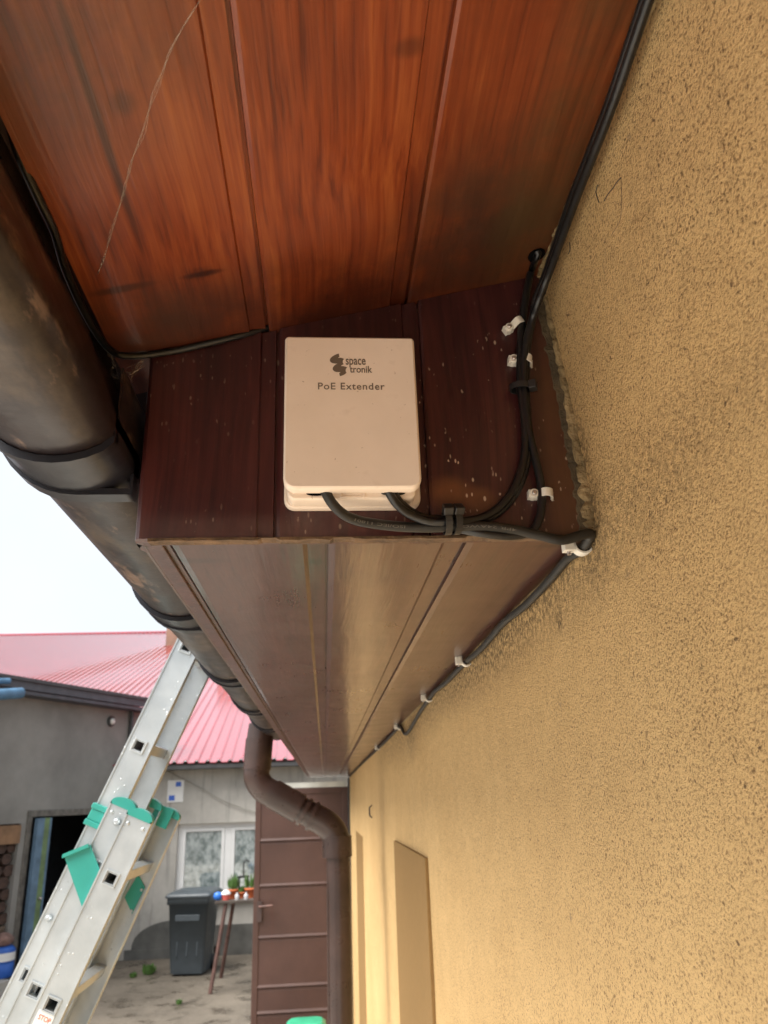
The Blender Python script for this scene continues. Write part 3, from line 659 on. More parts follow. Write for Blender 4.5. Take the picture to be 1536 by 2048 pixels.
# ------------------------------------------------------------------ ladder
MAT['alu'] = None
n = NM('wet_aluminium', .34, .5, .75)
c = n.ramp(n.noise(9, 5, .6), [(.3, (.43, .46, .47)), (.7, (.57, .60, .61))])
dr = n.ramp(n.voro(95), [(.10, 1), (.2, 0)]); pick = n.ramp(n.noise(20, 3), [(.5, 0), (.6, 1)]); dr = n.math('MULTIPLY', dr, pick)
dk = n.ramp(n.noise(26, 4, .7), [(.66, 0), (.72, .5)]); c = n.mix(dk, c, (.25, .26, .25))
MAT['alu'] = n.fin(c, n.math('MULTIPLY_ADD', n.noise(24, 5), .3, .22), n.bump(dr, .6, .0018))
MAT['teal'] = simple('teal_plastic', (.025, .27, .225), .35, .08, 12)
YL = 1.87
q0 = at(350, 1290, Y=YL); q1 = at(208, 1580, Y=YL); s_ = (q0 - q1).normalized(); s_.y = 0; s_.normalize()
w_ = Vector((0, 1, 0)); t_ = s_.cross(w_); 
if t_.x < 0: t_ = -t_
KP = .25
print('ladder dir', s_, 't', t_)
DB = at(222, 1757, Y=YL)                  # centre of the rung hole of the lowest section
TW = .027                                 # half web width
sc_ = [(0.0, 0.0), (-.049, .024), (-.082, .048)]    # (t offset, inset) of the three sections C, B, A
WID = .36
lad = thing('ladder', DB - s_ * ((DB.z - .05) / s_.z), 'three section aluminium extension ladder with teal plastic fittings leaning on the gutter', 'ladder')
def LP(t, w, s): return DB + t_ * t + w_ * w + s_ * s
AX = (t_, w_, s_)
down = -(DB.z - .06) / s_.z
tops = [ (at(285, 1637, Y=YL) - DB).dot(s_), (at(243, 1613, Y=YL) - DB).dot(s_), None]
tops[2] = (at(395, 1215, Y=YL) - DB).dot(s_)
HS = .0125
for si, (to, ins) in enumerate(sc_):
    top = tops[si]; bot = down + .02 * si
    # rung positions
    holeC = 0.0
    sh = (at(278, 1492, Y=YL) - DB).dot(s_) if si == 2 else (0.0 if si == 0 else (at(69, 1982, Y=YL + .02) - at(100, 2008, Y=YL)).dot(s_))
    if si == 2: sh = (at(278, 1492, Y=YL + .048) - DB).dot(s_)
    ks = [k for k in range(-14, 12) if bot + .05 < sh + k * KP < top - .05]
    holes = [sh + k * KP for k in ks]
    for side in (0, 1):
        w0 = ins if side == 0 else WID - ins; dr_ = 1 if side == 0 else -1
        m = MB(); th = .0022
        wa, wb = sorted((w0, w0 + dr_ * th))
        m.box((to - TW, wa, bot), (to - HS, wb, top), AX, DB); m.box((to + HS, wa, bot), (to + TW, wb, top), AX, DB)
        ed = [bot] + [e for h in holes for e in (h - HS, h + HS)] + [top]
        for a, b in zip(ed[0::2], ed[1::2]): m.box((to - HS, wa, a), (to + HS, wb, b), AX, DB)
        fa, fb = sorted((w0 + dr_ * .0005, w0 + dr_ * .020))
        fo, fe = sorted((w0 - dr_ * .003, w0 + dr_ * .020))
        m.box((to - TW - .0034, fo, bot), (to - TW, fe, top), AX, DB); m.box((to + TW, fo, bot), (to + TW + .0030, fe, top), AX, DB)
        m.build('stile', MAT['alu'], lad)
        # caps at the upper ends
        if si < 2:
            pts = [LP(to - TW - .003, w0 - dr_ * .003, top - .004)] + [LP(to + (TW + .003) * math.cos(R(a)), w0 - dr_ * .003, top + .001 + .016 * math.sin(R(a))) for a in range(180, -1, -12)] + [LP(to + TW + .003, w0 - dr_ * .003, top - .004)]
            m = MB(); m.prism(pts, w_ * dr_ * .026); m.build('end_cap', MAT['teal'], lad, bevel=.001)
            for tt in (-.018, .018):
                m = MB(); m.lathe([(.0045, 0), (.004, .0016), (.002, .0026)], LP(to + tt, w0, top - .02), -w_ * dr_, 12); m.build('rivet', MAT['alu'], lad)
    for h in holes:
        m = MB(); a0_, a1_ = ins - .003, WID - ins + .003
        for (ta, tb, sa, sb) in ((-HS, HS, -HS, -HS + .002), (-HS, HS, HS - .002, HS), (-HS, -HS + .002, -HS + .002, HS - .002), (HS - .002, HS, -HS + .002, HS - .002)):
            m.box((to + ta * .95, a0_, h + sa * .95), (to + tb * .95, a1_, h + sb * .95), AX, DB)
        # flared collar round the rung end
        for (wA, wB) in ((ins - .0045, ins - .0003), (WID - ins + .0003, WID - ins + .0045)):
            c1_ = HS + .003
            for (ta, tb, sa, sb) in ((-c1_, c1_, -c1_, -HS), (-c1_, c1_, HS, c1_), (-c1_, -HS, -HS, HS), (HS, c1_, -HS, HS)): m.box((to + ta, wA, h + sa), (to + tb, wB, h + sb), AX, DB)
        m.build('rung', MAT['alu'], lad, bevel=.0006)
# guide fitting round the upper section
tA = sc_[2][0]; sg = (at(182, 1625, Y=YL + .04) - DB).dot(s_)
m = MB()
for k, (sa, hh, ex) in enumerate(((-.026, .012, .005), (-.014, .024, .0025), (.010, .012, .005))): m.box((tA - TW - .003 - ex, .036 - ex, sg + sa), (tA + .034, .070, sg + sa + hh), AX, DB)
m.build('guide_bracket', MAT['teal'], lad, bevel=.0018)
m = MB(); m.box((sc_[1][0] + .01, WID - .03, tops[1] - .04), (sc_[0][0] + .01, WID - .024, tops[1] + .01), AX, DB); m.build('guide_bracket', MAT['teal'], lad, bevel=.001)
# slanting teal hook plates
def pp(px, py, y): 
    p = at(px, py, Y=y); return p
pts = [pp(128, 1712, YL + .008), pp(180, 1690, YL + .008), pp(206, 1758, YL + .008), pp(166, 1820, YL + .008)]
m = MB(); m.prism(pts, (0, .006, 0)); m.prism([pts[0] + Vector((-.002, 0, -.004)), pts[0] + Vector((-.001, 0, .004)), pts[1] + Vector((-.003, 0, .003)), pts[1] + Vector((0, 0, -.004))], (0, -.008, 0)); m.build('hook_plate', MAT['teal'], lad, bevel=.0015)
pts = [pp(x, y, YL + WID - .006) for x, y in ((276, 1748), (290, 1775), (264, 1828), (249, 1795))]
m = MB(); m.prism(pts, (0, .004, 0)); m.build('hook_plate', MAT['teal'], lad, bevel=.001)
for px, py in ((283, 1780), (263, 1822)): MB().lathe([(.004, 0), (.003, .002)], pp(px, py, YL + WID - .0062), -w_, 10).build('rivet', MAT['alu'], lad)
for px, py, y, r in ((234, 1644, YL + .02, .008), (97, 1837, YL + .043, .007)): MB().lathe([(r, -.002), (r, .004), (r * .6, .007)], pp(px, py, y - .002), -w_, 14).build('bolt', MAT['alu'], lad)
# warning sticker
MAT['sticker'] = simple('white_sticker', (.75, .75, .73), .4, .03); MAT['red_print'] = simple('orange_red_print', (.65, .10, .04), .5, .05); MAT['black_print'] = simple('black_print', (.02, .02, .02), .5, .05)
o_ = (at(88, 2040, Y=YL - .001) - DB)
ts, ss = o_.dot(t_), o_.dot(s_)
m = MB(); m.box((ts - .018, -.0022, ss - .06), (ts + .017, -.0019, ss + .014), AX, DB); st = m.build('warning_sticker', MAT['sticker'], lad)
m = MB(); text_on(m, 'STOP', LP(ts - .013, -.0026, ss - .002), t_, s_, .027, .0095, .02); m.build('lettering', MAT['red_print'], st)
m = MB(); m.box((ts - .002, -.0027, ss - .05), (ts + .002, -.0025, ss - .008), AX, DB); m.box((ts - .010, -.0027, ss - .045), (ts - .005, -.0025, ss - .018), AX, DB); m.box((ts + .006, -.0027, ss - .03), (ts + .010, -.0025, ss - .014), AX, DB); m.build('pictogram', MAT['black_print'], st)

# ------------------------------------------------------------------ ground
n = NM('wet_yard_ground', .6, .5)
c = n.ramp(n.noise(1.1, 6, .6), [(.35, (.085, .070, .052)), (.65, (.155, .13, .10))])
c = n.mix(n.ramp(n.noise(18, 5, .7), [(.5, 0), (.7, .5)]), c, (.21, .185, .15))
c = n.mix(n.ramp(n.noise(2.6, 4, .6), [(.50, 0), (.66, .6)]), c, (.06, .049, .038))
MAT['ground'] = n.fin(c, n.ramp(n.noise(2.6, 4, .6), [(.5, .75), (.62, .18)]), n.bump(n.noise(45, 6, .7), .6, .02))
m = MB(); m.add([(-400, -400, 0), (400, -400, 0), (400, 400, 0), (-400, 400, 0)], [(0, 1, 2, 3)]); m.build('ground', MAT['ground'], kind='structure')

MAT['bounce_sheet'] = simple('pale_bounce_sheet', (.60, .56, .49), .8, .15, 4, .3, 60)
m = MB(); m.add([(-7, -6, .004), (XW, -6, .004), (XW, 5.6, .004), (-7, 5.6, .004)], [(0, 1, 2, 3)]); m.build('bounce_sheet', MAT['bounce_sheet'], kind='structure')  # unseen pale sheet added to bounce fill light onto the upper wall
# ------------------------------------------------------------------ grey outbuilding with the red roof
YB = at(300, 1918, Z=0).y; print('YB', YB)
MAT['grey_wall'] = None
n = NM('grey_cement_render', .85, .2)
c = n.ramp(n.noise(1.3, 6, .6), [(.3, (.34, .325, .295)), (.7, (.54, .515, .47))])
c = n.mix(n.ramp(n.noise(1, 5, .6, n.map((9, 9, .8))), [(.52, 0), (.7, .5)]), c, (.14, .135, .125))
MAT['grey_wall'] = n.fin(c, None, n.bump(n.noise(60, 5), .4, .01))
n = NM('dark_grey_render', .85, .2); c = n.ramp(n.noise(1.1, 6, .6), [(.3, (.17, .165, .155)), (.7, (.27, .262, .245))]); MAT['dark_wall'] = n.fin(c, None, n.bump(n.noise(60, 5), .4, .01))
MAT['plinth'] = simple('damp_dark_plinth', (.095, .093, .085), .6, .3, 4, .4, 50)
MAT['upvc'] = simple('white_window_frame', (.78, .78, .77), .35, .03)
bl = thing('outbuilding', (-2, YB, 0), 'grey rendered outbuilding with ribbed red metal roof across the yard', 'outbuilding')
xr_b = 3.0; xl_b = at(318, 1700, Y=YB).x
ez = at(420, 1524, Y=YB - .35).z
# window opening
wx0 = at(352, 1720, Y=YB).x; wz1 = at(430, 1646, Y=YB).z; wz0 = at(430, 1800, Y=YB).z; wx1 = wx0 + (at(588, 1720, Y=YB).x - wx0)
m = MB(); T = .3
m.box((-3.35, YB, 0), (wx0, YB + T, ez + .04)); m.box((wx1, YB, 0), (xr_b, YB + T, ez + .04)); m.box((wx0, YB, 0), (wx1, YB + T, wz0)); m.box((wx0, YB, wz1), (wx1, YB + T, ez + .04))
m.box((-3.35, YB + 7, 0), (xr_b, YB + 7.3, ez + .25)); m.box((xr_b - .3, YB + T, 0), (xr_b, YB + 7, ez + .25))
m.build('wall', MAT['grey_wall'], bl)
pz = at(470, 1848, Y=YB).z
m = MB(); m.box((at(430, 1850, Y=YB).x, YB - .03, 0), (xr_b, YB - .001, pz)); m.build('plinth', MAT['plinth'], bl)
# bricked-in dark arch low in the wall
A0 = at(262, 1900, Y=YB); A1 = at(440, 1900, Y=YB); az = at(300, 1842, Y=YB).z; hw = (A1.x - A0.x) / 2; cx = (A0.x + A1.x) / 2
m = MB(); m.prism([Vector((cx - hw, YB - .012, .12))] + [Vector((cx + hw * math.cos(R(a)), YB - .012, .12 + (az - .12) * math.sin(R(a)) ** .8)) for a in range(180, -1, -10)], (0, .011, 0)); m.prism([Vector((cx - hw - .1, YB - .03, 0)), Vector((cx + hw, YB - .03, 0)), Vector((cx + hw, YB - .03, .14)), Vector((cx - hw - .1, YB - .03, .14))], (0, .029, 0)); m.build('cellar_arch', MAT['plinth'], bl)
# window
win = MB(); fy = YB + .10
def frame(mb, x0, x1, z0, z1, w, y0, y1):
    mb.box((x0, y0, z0), (x0 + w, y1, z1)); mb.box((x1 - w, y0, z0), (x1, y1, z1)); mb.box((x0 + w, y0, z0), (x1 - w, y1, z0 + w)); mb.box((x0 + w, y0, z1 - w), (x1 - w, y1, z1))
frame(win, wx0, wx1, wz0, wz1, .07, fy, fy + .07)
xm = at(455, 1720, Y=fy).x
win.box((xm - .055, fy - .002, wz0 + .07), (xm + .055, fy + .07, wz1 - .07))
wo = win.build('window', MAT['upvc'], bl, bevel=.004)
m = MB(); frame(m, wx0 + .072, xm - .057, wz0 + .072, wz1 - .072, .055, fy - .015, fy + .05); m.build('sash', MAT['upvc'], wo, bevel=.004)
m = MB(); frame(m, xm + .057, wx1 - .072, wz0 + .072, wz1 - .072, .055, fy - .015, fy + .05); m.build('sash', MAT['upvc'], wo, bevel=.004)
n = NM('window_glass', .03, .9); n.b.inputs['Transmission Weight'].default_value = .0; MAT['glass'] = None
n = NM('lace_behind_glass', .06, 1.0, 0, 1.0)
lace = n.voro(16); lc = n.ramp(n.noise(11, 5, .7, n.map((1, 1, .8))), [(.38, (.09, .13, .13)), (.62, (.40, .45, .45))])
MAT['glass'] = n.fin(lc); n.b.inputs['Coat Roughness'].default_value = .02
m = MB(); m.box((wx0 + .13, fy + .01, wz0 + .13), (xm - .115, fy + .02, wz1 - .13)); m.box((xm + .115, fy + .01, wz0 + .13), (wx1 - .13, fy + .02, wz1 - .13)); m.build('pane', MAT['glass'], wo)
m = MB(); m.box((wx0 - .05, YB - .08, wz0 - .03), (wx1 + .05, YB + .1, wz0 - .001)); m.build('sill', MAT['upvc'], bl)
# roof
VPr = (580, 1115); rd = ray(*VPr); rd.normalize(); az_ = math.atan2(rd.x, rd.y); el = rd.z / rd.y
YE = YB - .35; ysl = el
yr = YE
Rz = at(200, 1268, plane=(Vector((0, YE, ez)), Vector((0, -ysl, 1)))); YR = Rz.y; print('slope', ysl, 'ridge Y', YR, Rz)
n = NM('red_painted_sheet', .25, .8, 0, 1.0); n.b.inputs['Coat Roughness'].default_value = .12; n.b.inputs['Coat IOR'].default_value = 1.75
c = n.ramp(n.noise(1.5, 5), [(.3, (.33, .014, .032)), (.7, (.42, .022, .042))]); MAT['red'] = n.fin(c, n.math('MULTIPLY_ADD', n.noise(1, 4), .02, .24))
m = MB(); rib = .185; x = xl_b - 26; prx = []
skew = rd.x / rd.y
while x < xr_b + .4:
    prx += [(x, 0), (x + rib * .55, 0), (x + rib * .67, .046), (x + rib * .88, .046)]; x += rib
def rp(x, h, y): return Vector((x + skew * (y - YE), y, ez + (y - YE) * ysl + h))
m.strip([rp(x, h, YE) for x, h in prx], [rp(x, h, YR) for x, h in prx])
m.strip([rp(x, h - .012, YE) for x, h in prx], [rp(x, h, YE) for x, h in prx])
roof = m.build('roof', MAT['red'], bl)
m = MB(); rc = rp(0, 0, YR)
m.prism([Vector((xl_b - 26, YR - .14, rc.z - .01)), Vector((xl_b - 26, YR - .14, rc.z + .035)), Vector((xl_b - 26, YR, rc.z + .10)), Vector((xl_b - 26, YR + .16, rc.z + .03))], (xr_b + 26 - xl_b, 0, 0)); m.build('ridge_cap', MAT['red'], roof)
m = MB(); m.strip([rp(xl_b - 26, .03, YR), rp(xr_b, .03, YR)], [Vector((xl_b - 26, YR + 4, rc.z - 4 * ysl)), Vector((xr_b, YR + 4, rc.z - 4 * ysl))]); m.build('rear_slope', MAT['red'], roof)
m = MB(); m.box((-3.35, YE + .02, ez - .10), (xr_b, YE + .34, ez - .035)); m.build('eave_board', simple('dark_grey_eave', (.05, .05, .052), .6), bl)
m = MB(); m.prism([Vector((xr_b - .05, YE, ez)), Vector((xr_b - .05, YR, rc.z - .01)), Vector((xr_b - .05, YR + 4, rc.z - 4 * ysl)), Vector((xr_b - .05, YR + 4, ez - .2)), Vector((xr_b - .05, YE, ez - .2))], (.04, 0, 0)); m.build('gable', MAT['grey_wall'], bl)
# chimneys; the second is unseen, added for its dark reflection in the roof
MAT['chim'] = simple('brown_chimney_render', (.26, .17, .12), .85, .2, 4, .3, 50)
pc = at(331, 1292, plane=(Vector((0, YE, ez)), Vector((0, -ysl, 1)))); pcr = at(400, 1292, plane=(Vector((0, YE, ez)), Vector((0, -ysl, 1))))
for x0c, x1c, yc, hh in ((pc.x, pcr.x - .3, pc.y, 1.5), (pcr.x + .9, pcr.x + 1.9, pc.y - 2.2, 2.0)):
    m = MB(); zc = ez + (yc - YE) * ysl; m.box((x0c, yc, zc - .3), (x1c, yc + .5, zc + hh)); m.box((x0c - .05, yc - .05, zc + hh), (x1c + .05, yc + .55, zc + hh + .08)); m.build('chimney', MAT['chim'], roof)  # the second one built is the added unseen chimney

# ------------------------------------------------------------------ dark shed wing at the left
zt = at(302, 1396, Y=YB - .1).z
E_r = at(302, 1396, Z=zt); E_l = at(0, 1346, Z=zt); print('wing', E_r, E_l)
wd = (E_l - E_r).normalized(); E_f = E_r + wd * ((E_l - E_r).length + 3.0); wnm = Vector((wd.y, -wd.x, 0)); 
if wnm.y > 0: wnm = -wnm
sh_ = thing('shed_wing', (E_r.x, E_r.y, 0), 'dark grey shed wing with open blue door at the left of the yard', 'shed')
back = -wnm; inset = .35
def SW(a, b, z): return Vector((E_r.x, E_r.y, 0)) + wd * a + back * b + Vector((0, 0, z))
LW = (E_f - E_r).length
def wpx(px, py=1700):                     # distance along the wing wall of a pixel column
    p = at(px, py, plane=(SW(0, inset, 0), wnm)); return (p - SW(0, inset, 0)).dot(wd), p.z
AXW = (wd, back, Vector((0, 0, 1))); OW = SW(0, 0, 0)
d1, dz1 = wpx(190, 1640); d0, _ = wpx(63, 1640); dtop = wpx(110, 1632)[1]
g1, _ = wpx(40, 1660); gtop = wpx(20, 1648)[1]
fz = zt - .22
m = MB()
m.box((-.6, inset, 0), (d1 - .55, inset + .25, fz), AXW, OW)
m.box((d1 - .55, inset, dtop), (d0, inset + .25, fz), AXW, OW); m.box((d0, inset, 0), (g1, inset + .25, fz), AXW, OW); m.box((g1, inset, gtop), (g1 + 1.6, inset + .25, fz), AXW, OW); m.box((g1 + 1.6, inset, 0), (LW, inset + .25, fz), AXW, OW)
m.box((-.6, inset + 3.2, 0), (LW, inset + 3.4, fz), AXW, OW)
m.build('wall', MAT['dark_wall'], sh_)
m = MB(); m.box((-.6, 0.0, zt - .05), (LW, inset + 3.6, zt), AXW, OW); m.build('roof', simple('dark_flat_roof', (.05, .05, .055), .6), sh_)
m = MB(); m.box((-.6, .04, zt - .16), (LW, .07, zt - .0505), AXW, OW); m.box((-.6, .07, fz + .0), (LW, inset + .25, fz + .05), AXW, OW); m.build('fascia', simple('blue_grey_fascia', (.055, .06, .075), .5), sh_)
m = MB(); dgw, _ = wpx(255, 1500); pt = SW(dgw, inset - .04, 0); m.tube([pt + Vector((0, 0, fz)), pt + Vector((0, 0, .1))], .035, 12); m.build('downpipe', simple('dark_pipe', (.05, .05, .055), .5), sh_)
# door frame, blue-green door leaf and gloomy interior
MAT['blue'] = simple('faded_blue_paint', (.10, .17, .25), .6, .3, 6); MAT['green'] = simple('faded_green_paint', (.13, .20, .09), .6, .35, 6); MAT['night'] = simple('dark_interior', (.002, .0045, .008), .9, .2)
m = MB(); m.box((d1 - .55, inset - .02, dtop), (d0 + .09, inset + .06, dtop + .09), AXW, OW); m.box((d0, inset - .02, 0), (d0 + .09, inset + .06, dtop), AXW, OW); m.build('door_frame', simple('grey_wood_frame', (.13, .12, .105), .8, .4, 12), sh_, bevel=.004)
m = MB(); m.box((d0 - .14, inset - .12, .03), (d0 - .005, inset - .06, dtop - .02), AXW, OW); lf = m.build('door_leaf', MAT['blue'], sh_, bevel=.004, label='weathered blue and green door edge')
m = MB(); m.box((d0 - .25, inset - .11, .03), (d0 - .1405, inset - .07, dtop - .02), AXW, OW); m.build('panel', MAT['green'], lf, bevel=.004)
m = MB(); m.box((d0 - .285, inset - .115, .03), (d0 - .2505, inset - .065, dtop - .02), AXW, OW); m.build('edge_strip', MAT['blue'], lf, bevel=.003)
m = MB(); m.lathe([(.02, 0), (.022, .03), (.01, .045)], SW(d0 - .2, inset - .11, 1.1), wnm, 12); m.build('handle', MAT['nail'], lf)
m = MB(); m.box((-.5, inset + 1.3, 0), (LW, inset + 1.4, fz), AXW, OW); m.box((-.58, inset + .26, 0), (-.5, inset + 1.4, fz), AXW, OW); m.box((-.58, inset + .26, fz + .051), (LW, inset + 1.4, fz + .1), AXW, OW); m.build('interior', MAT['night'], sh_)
# lamp on the wing wall
ld, lz = wpx(221, 1443); pL = SW(ld, inset, lz)
lmp = thing('wall_lamp', pL, 'small round white lamp on the dark shed wall', 'lamp')
MB().lathe([(.085, 0), (.085, .03), (.07, .04)], pL, wnm, 20).build('housing', simple('dark_lamp_housing', (.04, .04, .04), .5), lmp)
MB().lathe([(.05, .04), (.045, .06), (.02, .075)], pL, wnm, 20).build('diffuser', MAT['sticker'], lmp)
# short blue roof gutters at the left end
for k, (pa_, pb_, w) in enumerate((((-60, 1362), (18, 1362), .04), ((-60, 1393), (42, 1386), .075))):
    A = at(pa_[0], pa_[1], plane=(SW(0, -.18 if k else -.05, 0), wnm)); B = at(pb_[0], pb_[1], plane=(SW(0, -.18 if k else -.05, 0), wnm))
    MB().tube([A, B], w, 16).build('blue_pipe', simple('blue_pipe_plastic', (.06, .15, .26), .35), label=('thick' if k else 'thin') + ' blue plastic pipe hanging under the shed roof edge at the far left', cat='pipe', group='blue pipes under the shed roof')
# firewood pile in the left opening, crate and blue drum
wood_m = simple('split_firewood', (.06, .033, .024), .8, .5, 14)
fr, _ = wpx(20, 1800)
def zin(py, b=.05): return at(4, py, plane=(SW(0, inset + b, 0), wnm)).z
zrack = zin(1852); zdr = zin(1955)
print('rack', zrack, zdr, zin(1893))
NR = ('bottom', 'second lowest', 'third lowest', 'fourth lowest', 'fifth lowest', 'sixth lowest', 'seventh lowest', 'eighth lowest', 'topmost')
for r_ in range(9):
    for cc in range(3):
        q = SW(g1 + .06 + cc * .20 + (r_ % 2) * .07, inset + .03 + .04 * random.random(), zrack + .085 + r_ * .15)
        rr_ = .07 + .012 * random.random(); lo = [Vector((math.cos(R(a)) * rr_ * (1.25 + .15 * random.random()), 0, math.sin(R(a)) * rr_)) for a in range(0, 360, 60)]
        mb = MB(); pts = [q + wd * v.x + Vector((0, 0, v.z)) for v in lo]; mb.prism(pts, back * .5)
        mb.build('firewood_log', wood_m, label='split log in the %s row of the shed firewood, %s' % (NR[r_], ('nearest the door frame', 'in the middle', 'farthest left')[cc]), cat='log', group='stacked firewood logs')
m = MB(); m.box((g1 + .03, inset + .02, zrack - .05), (g1 + 1.3, inset + .6, zrack), AXW, OW); m.box((g1 + .03, inset + .04, 0), (g1 + .1, inset + .55, zrack - .051), AXW, OW); m.box((g1 + 1.2, inset + .04, 0), (g1 + 1.28, inset + .55, zrack - .051), AXW, OW); m.build('wooden_rack', simple('old_timber', (.14, .10, .07), .8, .3), label='low wooden rack under the stacked firewood', cat='rack')
ow_, oz_ = wpx(15, 1668); m = MB(); m.box((g1 + .01, inset - .03, gtop - .26), (g1 + 1.5, inset - .001, gtop - .02), AXW, OW); m.build('wooden_board', simple('orange_brown_board', (.20, .11, .055), .7, .3), label='orange brown board hung across the top of the shed opening', cat='board')
q_ = at(-5, 1955, plane=(SW(0, inset + .02, 0), wnm)); dc = q_ - Vector((0, .15, 0))
m = MB(); m.box((g1 + .12, inset - .3, 0), (g1 + 1.15, inset + .6, q_.z - .002), AXW, OW); m.build('concrete_step', MAT['grey_wall'], label='low concrete step in the left shed opening under the blue container', cat='step')
dcz = q_.z
dm = thing('blue_drum', dc + Vector((0, .15, 0)), 'blue plastic container with white label by the shed at the left edge', 'container')
cc = dc + Vector((0, .15, 0)); h_ = at(2, 1893, Y=cc.y).z - dcz
MB().lathe([(.17, .0), (.185, .02), (.185, h_ * .45), (.178, h_ * .47), (.185, h_ * .5), (.185, h_ - .04), (.15, h_), (.06, h_ + .005)], cc, n=24).build('body', simple('blue_drum_plastic', (.02, .10, .42), .4), dm)
m = MB(); m.lathe([(.187, h_ * .55), (.187, h_ * .82)], cc, n=24); m.v = [v for v in m.v]; m.build('paper_label', MAT['sticker'], dm)
sk = cc + Vector((.0, 0, h_ + .01)); MB().lathe([(.10, 0), (.15, .05), (.14, .10), (.07, .15), (.02, .16)], sk, n=14).build('sack', simple('pinkish_sack', (.20, .12, .10), .9, .4, 20, 1, 40), label='crumpled reddish sack on top of the blue container', cat='sack')

# ------------------------------------------------------------------ notice, cable, bin, table, plants
a = at(336, 1561, Y=YB - .01); b = at(366, 1604, Y=YB - .01)
nt = thing('notice', Vector(((a.x + b.x) / 2, YB - .01, b.z)), 'white paper notice with two blue marks on the grey wall', 'notice')
MB().box((a.x, YB - .014, b.z), (b.x, YB - .004, a.z)).build('sheet', MAT['sticker'], nt)
MAT['bluep'] = simple('blue_print', (.04, .13, .55), .5, .05)
for (u, v) in (((352, 1564), (362, 1573)), ((338, 1591), (349, 1601))):
    p = at(*u, Y=YB - .016); q = at(*v, Y=YB - .016); MB().box((p.x, YB - .0165, q.z), (q.x, YB - .0145, p.z)).build('mark', MAT['bluep'], nt)
S = spline([at(330, 1540, Y=YB - .03), at(400, 1575, Y=YB - .05), at(450, 1603, Y=YB - .05), at(520, 1628, Y=YB - .03)], 6)
MB().tube(S, .007, 6).build('overhead_wire', simple('pale_wire', (.3, .28, .24), .6), label='thin pale wire sagging across the grey wall above the window', cat='wire')
# wheelie bin
bb = at(372, 1953, Z=0); ang = R(-7); bax = Vector((math.cos(ang), math.sin(ang), 0)); bay = Vector((-math.sin(ang), math.cos(ang), 0)); up = Vector((0, 0, 1))
hb = at(372, 1795, Y=bb.y).z; wbt = (at(407, 1950, Y=bb.y).x - at(337, 1950, Y=bb.y).x) / 2; wtp = (at(425, 1800, Y=bb.y).x - at(335, 1800, Y=bb.y).x) / 2
print('bin y %.2f h %.2f w %.2f' % (bb.y, hb, wtp * 2))
bn = thing('wheelie_bin', bb, 'dark grey wheeled rubbish bin with closed lid by the window', 'rubbish bin')
MAT['bin'] = simple('dark_grey_bin_plastic', (.055, .068, .078), .38, .12, 8, .2, 70)
def bx(u, v, z): return bb + bax * u + bay * v + up * z
def ring(hw, y0, y1, z, r=.04):
    P = []
    for cx_, cy_, a0_ in ((hw - r, y1 - r, 0), (-hw + r, y1 - r, 90), (-hw + r, y0 + r, 180), (hw - r, y0 + r, 270)):
        for k in range(4): P.append(bx(cx_ + r * math.cos(R(a0_ + 30 * k)), cy_ + r * math.sin(R(a0_ + 30 * k)), z))
    return P
MB().loft([ring(wbt * .96, .0, .44, .03), ring(wbt, -.01, .46, .1), ring(wtp * .90, -.07, .58, hb - .09), ring(wtp * .97, -.10, .60, hb - .085), ring(wtp * .97, -.10, .60, hb)]).build('body', MAT['bin'], bn)
MB().loft([ring(wtp * 1.02, -.12, .62, hb + .003), ring(wtp * 1.05, -.13, .64, hb + .02), ring(wtp * 1.0, -.10, .62, hb + .05), ring(wtp * .8, .02, .56, hb + .085), ring(wtp * .5, .15, .45, hb + .09)]).build('lid', MAT['bin'], bn)
m = MB(); m.tube([bx(-wtp * .8, .68, hb - .02), bx(wtp * .8, .68, hb - .02)], .018, 10); m.box((-wtp * .5, .60, hb - .06), (-wtp * .4, .69, hb - .01), (bax, bay, up), bb); m.box((wtp * .4, .60, hb - .06), (wtp * .5, .69, hb - .01), (bax, bay, up), bb); m.build('handle', MAT['bin'], bn)
m = MB()
for uu in (-.6, 0, .6): m.box((uu * wbt - .012, -.035, .25), (uu * wbt + .012, .0, hb - .16), (bax, bay, up), bb)
m.box((-wtp * .55, -.085, hb - .30), (wtp * .55, -.03, hb - .22), (bax, bay, up), bb); m.build('front_ribs', MAT['bin'], bn, bevel=.006)
for sx in (-1, 1): MB().lathe([(.04, -.03), (.1, -.028), (.1, .028), (.04, .03)], bx(sx * (wbt + .01), .50, .1), bax, 18).build('wheel', MAT['black_print'], bn)
# table
tb0 = at(420, 1988, Z=0); ty = tb0.y; tz = at(455, 1800, Y=ty + .25).z; tx0 = at(432, 1800, Y=ty + .25).x; tx1 = at(560, 1800, Y=ty + .25).x
print('table', ty, tz, tx0)
MAT['tmetal'] = simple('rusty_brown_metal', (.10, .05, .04), .6, .4, 12); MAT['ttop'] = simple('dark_table_top', (.07, .055, .045), .6, .3)
tb = thing('table', (tx0, ty + .3, 0), 'dark old table with splayed brown legs under the window', 'table')
MB().box((tx0, ty + .15, tz - .035), (tx1, ty + .75, tz)).build('tabletop', MAT['ttop'], tb, bevel=.004)
for (ux, uy, bx_, by_) in ((tx0 + .14, ty + .2, tb0.x, tb0.y), (tx0 + .20, ty + .65, tx0 + .02, ty + .95), (tx1 - .14, ty + .2, tx1, ty), (tx1 - .14, ty + .65, tx1, ty + .95)):
    MB().tube([Vector((ux, uy, tz - .036)), Vector((bx_, by_, .0))], .026, 6).build('leg', MAT['tmetal'], tb)
MAT['terra'] = simple('terracotta', (.50, .12, .04), .7, .15); MAT['leaf'] = simple('bright_green_leaves', (.07, .15, .03), .6, .4, 20)
